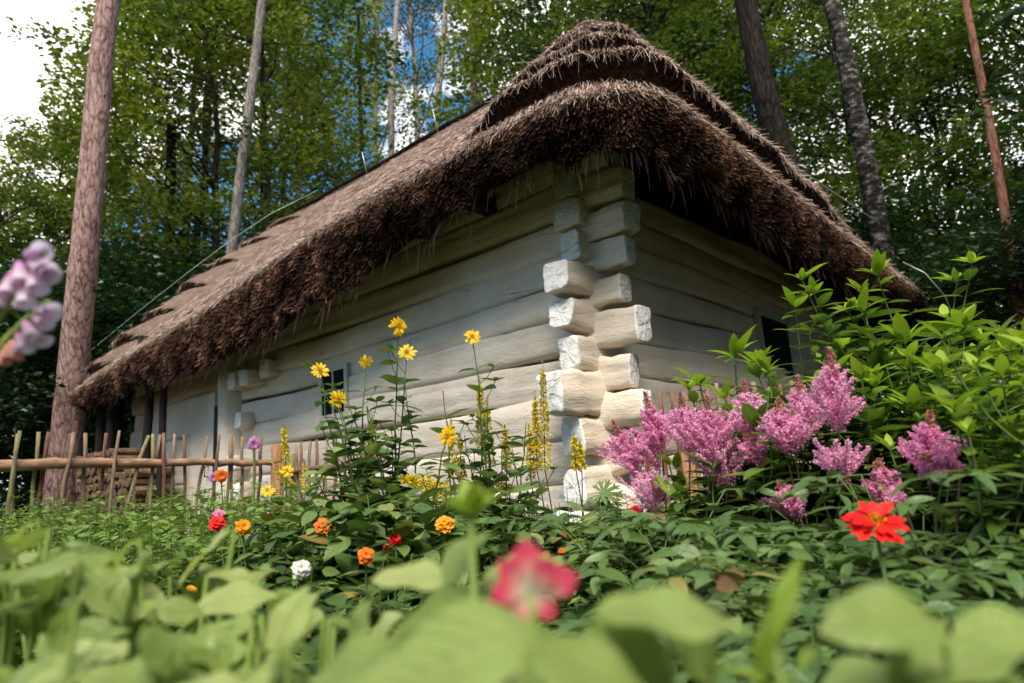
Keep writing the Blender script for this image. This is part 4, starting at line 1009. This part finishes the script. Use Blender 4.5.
def tall_shoots():
    tops = [(878, 276, 2.7, 'tallest leafy shoot plant with bright tip against the dark right eave'), (796, 308, 2.8, 'leafy shoot plant with bright tip in front of the right window'),
            (862, 312, 2.65, 'leafy shoot plant just left of and below the tallest one'), (735, 358, 2.7, 'leafy shoot plant with bright tip over the left group of plumes'),
            (838, 350, 2.5, 'leafy shoot plant with rounded leaves above the largest plume'), (905, 345, 2.5, 'leafy shoot plant right of the tallest one'),
            (965, 328, 2.2, 'leafy shoot plant with long bright leaves near the right edge'), (940, 378, 2.1, 'leafy shoot plant with a yellow green star of leaves at the right'),
            (768, 372, 2.55, 'leafy shoot plant between the window and the plumes'), (1005, 372, 2.1, 'leafy shoot plant cut by the right edge of the view'),
            (700, 385, 2.8, 'low leafy shoot plant beside the white corner logs'), (820, 382, 2.4, 'leafy shoot plant directly behind the largest plume'),
            (875, 388, 2.3, 'dense leafy shoot plant below the tallest one'), (985, 420, 1.9, 'leafy shoot plant above the dark gap at the right'),
            (915, 410, 2.15, 'leafy shoot plant above the spreading right plume'), (1030, 340, 2.4, 'leafy shoot plant reaching in from the right edge')]
    for i, (px, py, d, lab) in enumerate(tops):
        top = P(px, py, d); base = np.array([top[0]+RS.randn()*.08+.03, top[1]+RS.randn()*.08, 0])
        stem_plant('garden_phlox', lab, 'plant', base, top, 17, .19, 'phlox', .006, L_lance, 'tall leafy shoots by the right wall', .05, .12, tips=7, droop=.25, wscale=1.15, branch=4, taper=.45)
    # filler shoots
    for i in range(58):
        px = 700+i*6.2+RS.randn()*8; d = 2.25+RS.rand()*.95; z = .55+.30*RS.rand()+(.27 if px > 850 else 0)
        b0 = G(px, d); top = b0+np.array([RS.randn()*.06, RS.randn()*.06, z])
        stem_plant('garden_phlox', 'lower leafy green shoot in the thicket below the tall shoots', 'plant', b0, top, 13, .18, 'phlox', .005, L_lance, 'lower shoots of the thicket by the right wall', .05, .1, tips=4, droop=.3, wscale=1.25, branch=3, tipmat='phlox' if i % 3 else 'tipleaf')
tall_shoots()
def edge_shoots():
    for i in range(16):
        px = 935+i*8.5+RS.randn()*6; d = 1.45+RS.rand()*.6; b0 = G(px, d); top = b0+np.array([RS.randn()*.05, RS.randn()*.05, .52+.26*RS.rand()+.0009*(px-935)])
        stem_plant('garden_phlox', 'near leafy shoot in front of the thicket at the right edge', 'plant', b0, top, 13, .14, 'phlox', .005, L_lance, 'near leafy shoots at the right edge', .05, .1, tips=5, droop=.25, wscale=1.1, branch=2, tipmat='phlox' if i % 2 else 'tipleaf')
edge_shoots()

def zinnia(px, py, d, R, m, cm, lab, name='zinnia', rows=3, npet=16, up=.5, petal=L_wide, leaves=5, cup=.05):
    c = P(px, py, d); b0 = np.array([c[0]+RS.randn()*.03, c[1]+RS.randn()*.03, 0]); r = thing(name, lab, 'flower', b0, 'zinnias in the flower bed')
    g = Geo(); n = tocam(c, up, .15); ax = curve(b0, c-n*.008, 10, (RS.randn()*.02, RS.randn()*.02, 0)); tube(g, ax, .0035, 6, cap=False); g.build('stem', 'stem', r)
    D = []; T = []; S_ = []
    for k in range(leaves):
        p = ax[2+k]; a = k*1.57
        for q in (0, math.pi): D.append((math.cos(a+q), math.sin(a+q), .3)); T.append(p); S_.append(.075)
    gl = Geo(); gl.inst(L_oval, frames(np.array(D), (0, 0, 1.), S_, np.array(S_)*1.1), T); gl.build('foliage', 'low', r)
    disc_flower(r, c, n, R, m, cm, npet, rows, .3, cup, petal)
def zinnias():
    zinnia(876, 526, 1.18, .050, 'red', 'yelcen', 'large bright red zinnia with yellow centre in front of the pink plumes', rows=2, npet=17, up=1.5, cup=.10, petal=L_petal2)
    zinnia(217, 524, 2.5, .030, 'red', 'orange', 'red zinnia right under the small pink one at left')
    zinnia(219, 516, 2.62, .026, 'rose', 'rose', 'pale pink zinnia directly above the red one at left', up=.1)
    zinnia(243, 528, 2.4, .030, 'amber', 'yelcen', 'amber orange zinnia right of the red and pink pair')
    zinnia(323, 526, 2.3, .028, 'orange', 'orange', 'orange zinnia alone between the post and the bushy sunflower')
    zinnia(445, 525, 2.2, .031, 'amber', 'orange', 'big orange zinnia below the leaning yellow spires')
    zinnia(366, 556, 1.9, .024, 'orange', 'red', 'orange red zinnia low among dark leaves left of centre')
    zinnia(395, 540, 2.1, .020, 'red', 'red', 'small red zinnia near the blurred green bud')
    zinnia(388, 549, 2.15, .016, 'orange', 'red', 'tiny orange zinnia touching a small red one')
    zinnia(221, 476, 3.3, .030, 'orange', 'orange', 'orange zinnia in front of the pickets', up=-.1)
    zinnia(214, 477, 3.4, .026, 'mauve', 'mauve', 'mauve zinnia just left of the orange one by the pickets', up=-.1)
    zinnia(254, 444, 3.5, .032, 'mauve', 'mauve', 'mauve pink zinnia held high left of the brown post', up=-.1)
    zinnia(301, 570, 1.8, .026, 'cream', 'cream', 'creamy white zinnia low in the bed', rows=3)
    zinnia(133, 590, 1.5, .017, 'amber', 'yelcen', 'yellow orange zinnia among the blurred leaves at left')
    zinnia(636, 511, 2.5, .022, 'red', 'red', 'small dark red zinnia at the foot of the log ends', up=.1)
    zinnia(546, 556, 2.0, .013, 'orange', 'orange', 'tiny orange zinnia above the coral blossom')
    zinnia(562, 552, 2.1, .012, 'orange', 'orange', 'tiny orange zinnia right beside another tiny one')
    zinnia(191, 592, 1.5, .012, 'amber', 'yelcen', 'tiny yellow zinnia at the left behind blurred leaves')
zinnias()

# ------------------------------------------------------------------ bed filling
def fill_bed():
    # feathery cut-leaved plants in the dark middle of the bed
    for i in range(22):
        px = 250+RS.rand()*430; d = 1.5+RS.rand()*1.4; b0 = G(px, d); h = .33+.2*RS.rand()+(.1 if d > 2.2 else 0)
        r = thing('marigold_plant', 'low feathery green plant without blossoms in the dark middle of the bed', 'plant', b0, 'feathery leaved plants in the middle of the bed'); gs = Geo(); gl = Geo(); D = []; T = []; S_ = []
        for k in range(7):
            tip = b0+np.array([RS.randn()*.09, RS.randn()*.09, h*(.7+.4*RS.rand())]); ax = curve(b0, tip, 7, (0, 0, 0), .01); tube(gs, ax, .0018, 4, cap=False)
            for q in range(9):
                p = ax[1+q*5//9]+(ax[2+q*5//9]-ax[1+q*5//9])*RS.rand(); a = RS.rand()*TAU; o = np.array([math.cos(a), math.sin(a), .35]); sd = norm(np.cross(o, [0, 0, 1.])); l = .06+.03*RS.rand()
                for w in range(5):
                    for sg in (-1, 1): D.append(o*.7+sd*sg); T.append(p+norm(o)*l*(w+1)/6); S_.append(.026*(1.15-w*.13))
                D.append(o); T.append(p+norm(o)*l*.9); S_.append(.026)
        D = np.array(D); S_ = np.array(S_); gl.inst(L_lance, frames(D, np.array([0, 0, 1.])+RS.randn(len(D), 3)*.2, S_, S_*.9), T); gl.build('foliage', ['herb', 'palm', 'palm'][i % 3], r); gs.build('stem', 'stem', r)
    # pale herb mass on the left (nobody could count it)
    g = Geo(); gs = Geo(); D = []; T = []; S_ = []
    n = 1900
    for k in range(n):
        px = -60+RS.rand()*480; d = 2.0+RS.rand()**1.0*3.0
        if px > 300 and (d > 3.4 or RS.rand() < .5): continue
        if px > 220 and d < 2.6: continue
        b0 = G(px, d); hmax = .56+.075*(d-2)+.07*vnoise([b0*3], 8)[0]; h = hmax*(.62+.42*RS.rand())
        top = b0+np.array([RS.randn()*.05, RS.randn()*.05, h]); ax = curve(b0, top, 5, (RS.randn()*.02, RS.randn()*.02, 0)); tube(gs, ax, .0014, 4, cap=False)
        m = 19; t = .25+.78*RS.rand(m)**.7; t = np.minimum(t, 1); f = t*4; i0 = np.minimum(f.astype(int), 3); p = ax[i0]*(1-(f-i0))[:, None]+ax[i0+1]*(f-i0)[:, None]
        T.append(p+RS.randn(m, 3)*.012); a = RS.rand(m)*TAU; D.append(np.stack([np.cos(a), np.sin(a), .2+.6*RS.rand(m)], 1)); S_.append((.042+.036*RS.rand(m))*(1.15-.45*t))
    T = np.concatenate(T); D = np.concatenate(D); S_ = np.concatenate(S_)
    rn = np.clip(.45+.3*vnoise(T*4, 2)+RS.rand(len(T))*.35-.12, 0, 1)
    g.inst(L_small, frames(D, np.array([0, 0, 1.])+RS.randn(len(D), 3)*.3, S_), T, rn)
    r = g.build('herb_bed', 'herb'); tag(r, 'mass of pale green leafy herbs in front of the left fence', 'herbs', kind='stuff'); o = gs.build('herb_stalk', 'stem', r)
    # dark mixed low leaves through the middle and right
    g = Geo(); n = 900; T = []; D = []; S_ = []
    for k in range(n):
        px = 230+RS.rand()*850; d = 1.3+RS.rand()**.8*2.6; b0 = G(px, d); h = .24+.22*RS.rand()+.12*vnoise([b0*3], 1)[0]+(.08 if d > 2.3 else 0)
        m = 14; a = RS.rand(m)*TAU; rr = .05+.10*RS.rand(m); z = h*(.3+.7*RS.rand(m))
        T.append(b0+np.stack([np.cos(a)*rr, np.sin(a)*rr, z], 1)); D.append(np.stack([np.cos(a), np.sin(a), .25+.3*RS.randn(m)], 1)); S_.append(.045+.055*RS.rand(m))
    T = np.concatenate(T); D = np.concatenate(D); S_ = np.concatenate(S_)
    g.inst(L_oval, frames(D, np.array([0, 0, 1.])+RS.randn(len(D), 3)*.3, S_), T)
    r = g.build('ground_cover', 'low'); tag(r, 'tangled low dark green leaves covering the middle of the flower bed', 'ground cover', kind='stuff')
    # leafy bush left of centre under the daisies
    for i, (px, d, h, lab) in enumerate([(335, 2.5, .55, 'dark leafy bush below the small daisies by the post'), (385, 2.35, .55, 'dark leafy bush at the foot of the bushy sunflower'), (430, 2.3, .5, 'dark leafy bush behind the blurred green bud'),
                                         (505, 2.5, .48, 'leafy bush below the middle yellow spires'), (600, 2.6, .42, 'low leafy bush at the foot of the log corner'), (355, 3.0, .75, 'taller leafy bush beneath the window daisies'), (300, 2.8, .55, 'leafy bush right in front of the brown post')]):
        b0 = G(px, d); r = thing('garden_bush', lab, 'bush', b0); g = Geo(); gs = Geo(); n = 460; a = RS.rand(n)*TAU; rr = .26*np.sqrt(RS.rand(n)); z = h*1.2*(.25+.75*RS.rand(n))*(1-.5*(rr/.26)**3)
        T = b0+np.stack([np.cos(a)*rr, np.sin(a)*rr, z], 1); D = np.stack([np.cos(a), np.sin(a), .2+.4*RS.randn(n)], 1); S_ = .06+.06*RS.rand(n)
        g.inst(L_oval, frames(D, np.array([0, 0, 1.])+RS.randn(n, 3)*.25, S_, S_*1.15), T); g.build('foliage', 'helio', r)
        for k in range(14): tube(gs, curve(b0, T[k*30], 5, (0, 0, .03)), .003, 5, cap=False)
        gs.build('stem', 'stem', r)
    # arching grass blades at the right edge
    r = thing('arching_lily', 'arching lily blades over the dark gap at the right edge', 'plant', G(1040, 1.9)); g = Geo()
    b0 = G(1050, 1.8)
    for k in range(26):
        a = math.pi*.6+RS.rand()*math.pi*.9; l = .45+.25*RS.rand(); o = np.array([math.cos(a), math.sin(a), 0])
        t = np.linspace(0, 1, 12)[:, None]; c = b0+o*l*t+np.array([0, 0, 1.])*(1.0*t-.85*t*t)*(.75+.3*RS.rand()); w = .009*(1-t[:, 0]**3)+.0008
        s = norm(np.cross(o, [0, 0, 1.])); V = np.concatenate([c-s*w[:, None], c+s*w[:, None]]); Fc = [(i, i+1, i+13, i+12) for i in range(11)]
        g.add(V, Fc, np.tile([[RS.rand(), .5, .5]], (24, 1)))
    g.build('foliage', 'grass', r)
fill_bed()

# ------------------------------------------------------------------ blurred foreground
def foreground():
    def big(name, lab, leaves, base_px, base_d, mat='fg', extra=None, group=None):
        """leaves: (px, py, d, length_px, direction angle in view degrees, pitch)"""
        b0 = G(base_px, base_d); r = thing(name, lab, 'plant', b0, group); g = Geo(); gs = Geo()
        for (px, py, d, lp, ang, tilt) in leaves:
            c = P(px, py, d); L = lp/F*d; a = math.radians(ang)
            dv = RC @ np.array([math.cos(a), math.sin(a), tilt]); dv = norm(dv)
            nr = norm(np.array([-.30, -.22, .95]) + RS.randn(3)*.24); st = c-dv*L*.5
            g.inst(L_big, frames(dv[None], nr[None], [L], [L*(.42 if mat == 'fgy' else 1.05)]), st[None]); tube(gs, curve(b0+np.array([0, 0, .05]), st, 6, (0, 0, .02)), .0028, 6, cap=False)
        g.build('foliage', mat, r); gs.build('stem', 'stemb', r)
        if extra: extra(r)
        return r
    big('zinnia_plant', 'blurred broad leaved plant filling the bottom centre below the coral blossom', [(430, 655, .36, 230, 190, .2), (600, 672, .34, 150, -10, .2), (500, 690, .38, 200, 150, .1), (330, 675, .42, 150, 200, .2)], 500, .42)
    big('zinnia_plant', 'blurred plant with pointed leaf and green bud left of the coral blossom', [(430, 615, .55, 120, 195, .2), (412, 572, .6, 80, 165, .1), (452, 560, .6, 90, 60, .1), (395, 660, .5, 120, 215, .1), (520, 565, .62, 90, 30, .1)], 450, .6)
    big('zinnia_plant', 'blurred plant with two broad leaves right of the coral blossom', [(612, 632, .46, 90, 60, .1), (672, 605, .40, 150, 10, .2), (640, 660, .42, 120, -30, .1), (700, 640, .46, 110, -50, .1)], 650, .48)
    big('zinnia_plant', 'blurred plant with a rounded pale leaf at lower right', [(885, 615, .40, 130, 170, .2), (905, 650, .42, 110, -60, .1), (960, 655, .42, 120, 30, .1), (1010, 625, .45, 110, 20, .1), (1000, 680, .42, 130, 0, .1), (845, 680, .45, 90, 200, .1)], 940, .5)
    big('zinnia_plant', 'blurred upright yellow green shoot at the bottom right of centre', [(782, 600, .42, 100, 82, .0), (760, 655, .42, 90, 100, .1), (740, 668, .42, 70, 150, .1), (800, 660, .42, 60, 70, .1)], 770, .46, 'fgy')
    # left mass of squash-like leaves
    RS_ = np.random.RandomState(5)
    labs = ['blurred leafy plant in the bottom left corner', 'blurred leafy plant at the left edge below the fence', 'blurred leafy plant at left below the red and pink zinnias', 'blurred leafy plant around the small amber flower', 'blurred leafy plant at left under the big pine', 'blurred leafy plant at the bottom between the corner and the centre', 'blurred leafy plant in front of the white zinnia']
    cl = [(50, 675, .55), (10, 582, .8), (170, 600, .85), (215, 655, .62), (85, 575, .95), (240, 695, .5), (295, 640, .75)]
    for i, (px, py, d) in enumerate(cl):
        lv = []
        for k in range(22 if d > .6 else 13):
            lv.append((px+RS_.randn()*52, py+RS_.randn()*24, d*(1+RS_.randn()*.08), (36+RS_.rand()*44)*(1 if d > .6 else 1.3), RS_.choice([20, -20, 160, 200, 60, 120, -40, 220])+RS_.randn()*15, RS_.randn()*.25))
        big('zinnia_plant', labs[i], lv, px, d+.05)
    # coral blossom
    c = P(530, 592, .45); b0 = G(535, .47); r = thing('coral_blossom_plant', 'blurred coral red and white blossom at the bottom centre', 'flower', b0); g = Geo(); tube(g, curve(b0, c, 8), .003, 6, cap=False); g.build('stem', 'stemb', r)
    g = Geo()
    for (ang, L, tilt) in ((95, 46, .1), (25, 45, .3), (200, 42, .4), (165, 36, .6), (235, 40, .5), (60, 40, .5), (130, 40, .3), (-40, 30, .5)):
        a = math.radians(ang); dv = norm(RC @ np.array([math.cos(a), math.sin(a), tilt])); g.inst(L_wide, frames(dv[None], norm(RC @ np.array([0, .3, 1.]))[None], [L/F*.52]), c[None])
    g.build('flower', 'coral', r)
    g = Geo(); c2 = P(513, 635, .4)
    for ang in (250, 290, 270): a = math.radians(ang); dv = norm(RC @ np.array([math.cos(a), math.sin(a), .1])); g.inst(L_wide, frames(dv[None], norm(RC @ np.array([0, .2, 1.]))[None], [30/F*.4]), P(513, 622, .45)[None])
    g.build('flower', 'coral', r)
    # green bud
    c = P(470, 512, .55); b0 = G(466, .57); r = thing('budding_shoot', 'blurred pale green unopened bud on a stalk left of the coral blossom', 'bud', b0); g = Geo(); tube(g, curve(b0, c, 8), .0035, 6, cap=False); g.build('stem', 'stemb', r)
    g = Geo(); n = 12; a = np.arange(n)*2.4; D = np.stack([np.cos(a)*.7, np.sin(a)*.7, .7+1.6*RS.rand(n)], 1); g.inst(L_oval, frames(D, (0, 0, 1.), .03+.014*RS.rand(n), .034), np.repeat(c[None]-np.array([0, 0, .008]), n, 0)); g.build('bud_leaf', 'fgy', r)
    # foxglove at the left edge, two arching spires
    b0 = G(-70, .9); r = thing('foxglove', 'blurred foxglove with lilac bells reaching in at the left edge', 'foxglove', b0, None)
    def bell():
        V = []; A = []; S = 12; prof = [(0, .10), (.12, .2), (.4, .26), (.75, .33), (.92, .40), (1, .50)]
        for (x, rr) in prof:
            for j in range(S):
                a = j/S*TAU; V.append((x+(.08*math.sin(a) if x > .9 else 0), rr*math.cos(a), rr*math.sin(a)*.85)); A.append((0, x, .5))
        Fc = [(i*S+j, i*S+(j+1) % S, (i+1)*S+(j+1) % S, (i+1)*S+j) for i in range(5) for j in range(S)]
        return np.array(V), np.array(Fc), np.array(A)
    B = bell(); gs = Geo()
    def spire(p0, p1, p2, d, bells, sz, faded):
        t = np.linspace(0, 1, 14)[:, None]; A_, B_, C_ = P(*p0, d), P(*p1, d), P(*p2, d); ax = A_*(1-t)**2+2*B_*t*(1-t)+C_*t*t
        tube(gs, ax, np.linspace(.004, .002, 14), 6, cap=False)
        for (px, py, ang, k) in bells:
            a = math.radians(ang); dv = norm(RC @ np.array([math.cos(a), math.sin(a), .35])); L = sz/F*d*(.9+.2*RS.rand()); g = Geo()
            g.inst(B, frames(dv[None], np.array([[0, 0, 1.]]), [L]), P(px-9, py, d)[None]); g.build('flower_bell', 'belld' if k else 'bell', r)
    spire((-60, 420), (-10, 330), (44, 250), .8, [(38, 262, -25, 0), (28, 262, -70, 0), (36, 274, -45, 0), (22, 272, -95, 0), (30, 284, -60, 0), (44, 272, -10, 0), (18, 285, -110, 0), (10, 293, -120, 1), (2, 305, -130, 1), (34, 256, 10, 0)], 24, 0)
    spire((-40, 400), (5, 330), (50, 300), .84, [(42, 318, -20, 0), (34, 322, -50, 0), (40, 330, -35, 0), (28, 333, -60, 0), (22, 340, -75, 1), (16, 345, -90, 1), (46, 312, 0, 0)], 21, 0)
    gs.build('stem', 'stemb', r)
    g = Geo(); n = 40; t = RS.rand(n)[:, None]; p = P(-15, 372, .84)*(1-t)+P(40, 302, .84)*t; g.inst(L_small, frames(rdir(n), rdir(n), .012), p+RS.randn(n, 3)*.004); g.build('calyx', 'fgy', r)
foreground()

# ------------------------------------------------------------------ camera, light, world
cd = bpy.data.cameras.new('camera'); cam = bpy.data.objects.new('camera', cd); col.objects.link(cam); sc.camera = cam
Mx = Matrix([[*RC[0], CAM[0]], [*RC[1], CAM[1]], [*RC[2], CAM[2]], [0, 0, 0, 1]]); cam.matrix_world = Mx
cd.sensor_width = 36; cd.lens = F/1024*36; cd.clip_start = .02; cd.clip_end = 600
cd.dof.use_dof = True; cd.dof.focus_distance = 3.2; cd.dof.aperture_fstop = 2.5
SUN = norm([-.72, -.55, 1.25])
sd = bpy.data.lights.new('sun', 'SUN'); so = bpy.data.objects.new('sun', sd); col.objects.link(so)
sd.energy = 3.7; sd.angle = math.radians(36); sd.color = (1, .91, .78)
so.rotation_euler = Vector(SUN).to_track_quat('Z', 'Y').to_euler()
w = bpy.data.worlds.new('World'); sc.world = w; w.use_nodes = True; t = w.node_tree; t.nodes.clear()
sk = t.nodes.new('ShaderNodeTexSky'); sk.sky_type = 'NISHITA'; sk.sun_disc = False
sk.sun_elevation = math.asin(SUN[2]); sk.sun_rotation = math.atan2(SUN[0], SUN[1]); sk.ozone_density = 2.5; sk.air_density = .9; sk.dust_density = .3
co = t.nodes.new('ShaderNodeTexCoord'); nz = t.nodes.new('ShaderNodeTexNoise'); nz.inputs['Scale'].default_value = 3.2; nz.inputs['Detail'].default_value = 7; nz.inputs['Roughness'].default_value = .6
mp = t.nodes.new('ShaderNodeMapping'); mp.inputs['Location'].default_value = (.4, .1, 0); mp.inputs['Scale'].default_value = (1, 1, 1.8)
rp = t.nodes.new('ShaderNodeValToRGB'); rp.color_ramp.elements[0].position = .55; rp.color_ramp.elements[1].position = .64
mx = t.nodes.new('ShaderNodeMix'); mx.data_type = 'RGBA'; mx.inputs[7].default_value = (10.5, 10.1, 9.5, 1)
bg = t.nodes.new('ShaderNodeBackground'); bg.inputs[1].default_value = .112; ow = t.nodes.new('ShaderNodeOutputWorld')
t.links.new(co.outputs['Generated'], mp.inputs[0]); t.links.new(mp.outputs[0], nz.inputs['Vector']); 
acc = nz.outputs[0]
for (px_, py_, amp, lo_) in ((25, 20, .30, .955), (960, 150, .10, .93)):
    dv_ = norm(ray(px_, py_)); dp = t.nodes.new('ShaderNodeVectorMath'); dp.operation = 'DOT_PRODUCT'; dp.inputs[1].default_value = dv_
    nrmz = t.nodes.new('ShaderNodeVectorMath'); nrmz.operation = 'NORMALIZE'; t.links.new(co.outputs['Generated'], nrmz.inputs[0]); t.links.new(nrmz.outputs[0], dp.inputs[0])
    mr = t.nodes.new('ShaderNodeMapRange'); mr.interpolation_type = 'SMOOTHSTEP'; mr.inputs[1].default_value = lo_; mr.inputs[2].default_value = .998; mr.inputs[3].default_value = 0; mr.inputs[4].default_value = amp
    t.links.new(dp.outputs['Value'], mr.inputs[0]); ad = t.nodes.new('ShaderNodeMath'); t.links.new(acc, ad.inputs[0]); t.links.new(mr.outputs[0], ad.inputs[1]); acc = ad.outputs[0]
t.links.new(acc, rp.inputs[0])
t.links.new(rp.outputs[0], mx.inputs[0]); hs = t.nodes.new('ShaderNodeHueSaturation'); hs.inputs['Saturation'].default_value = 1.25; hs.inputs['Value'].default_value = .92; hs.inputs['Hue'].default_value = .485; t.links.new(sk.outputs[0], hs.inputs['Color']); t.links.new(hs.outputs[0], mx.inputs[6]); t.links.new(mx.outputs[2], bg.inputs[0]); t.links.new(bg.outputs[0], ow.inputs[0])
vs_ = sc.view_settings; vs_.view_transform = 'Standard'; vs_.look = 'None'; vs_.exposure = 1.12; vs_.gamma = 1
sc.cycles.max_bounces = 6; sc.cycles.transparent_max_bounces = 4; sc.cycles.caustics_reflective = False; sc.cycles.caustics_refractive = False
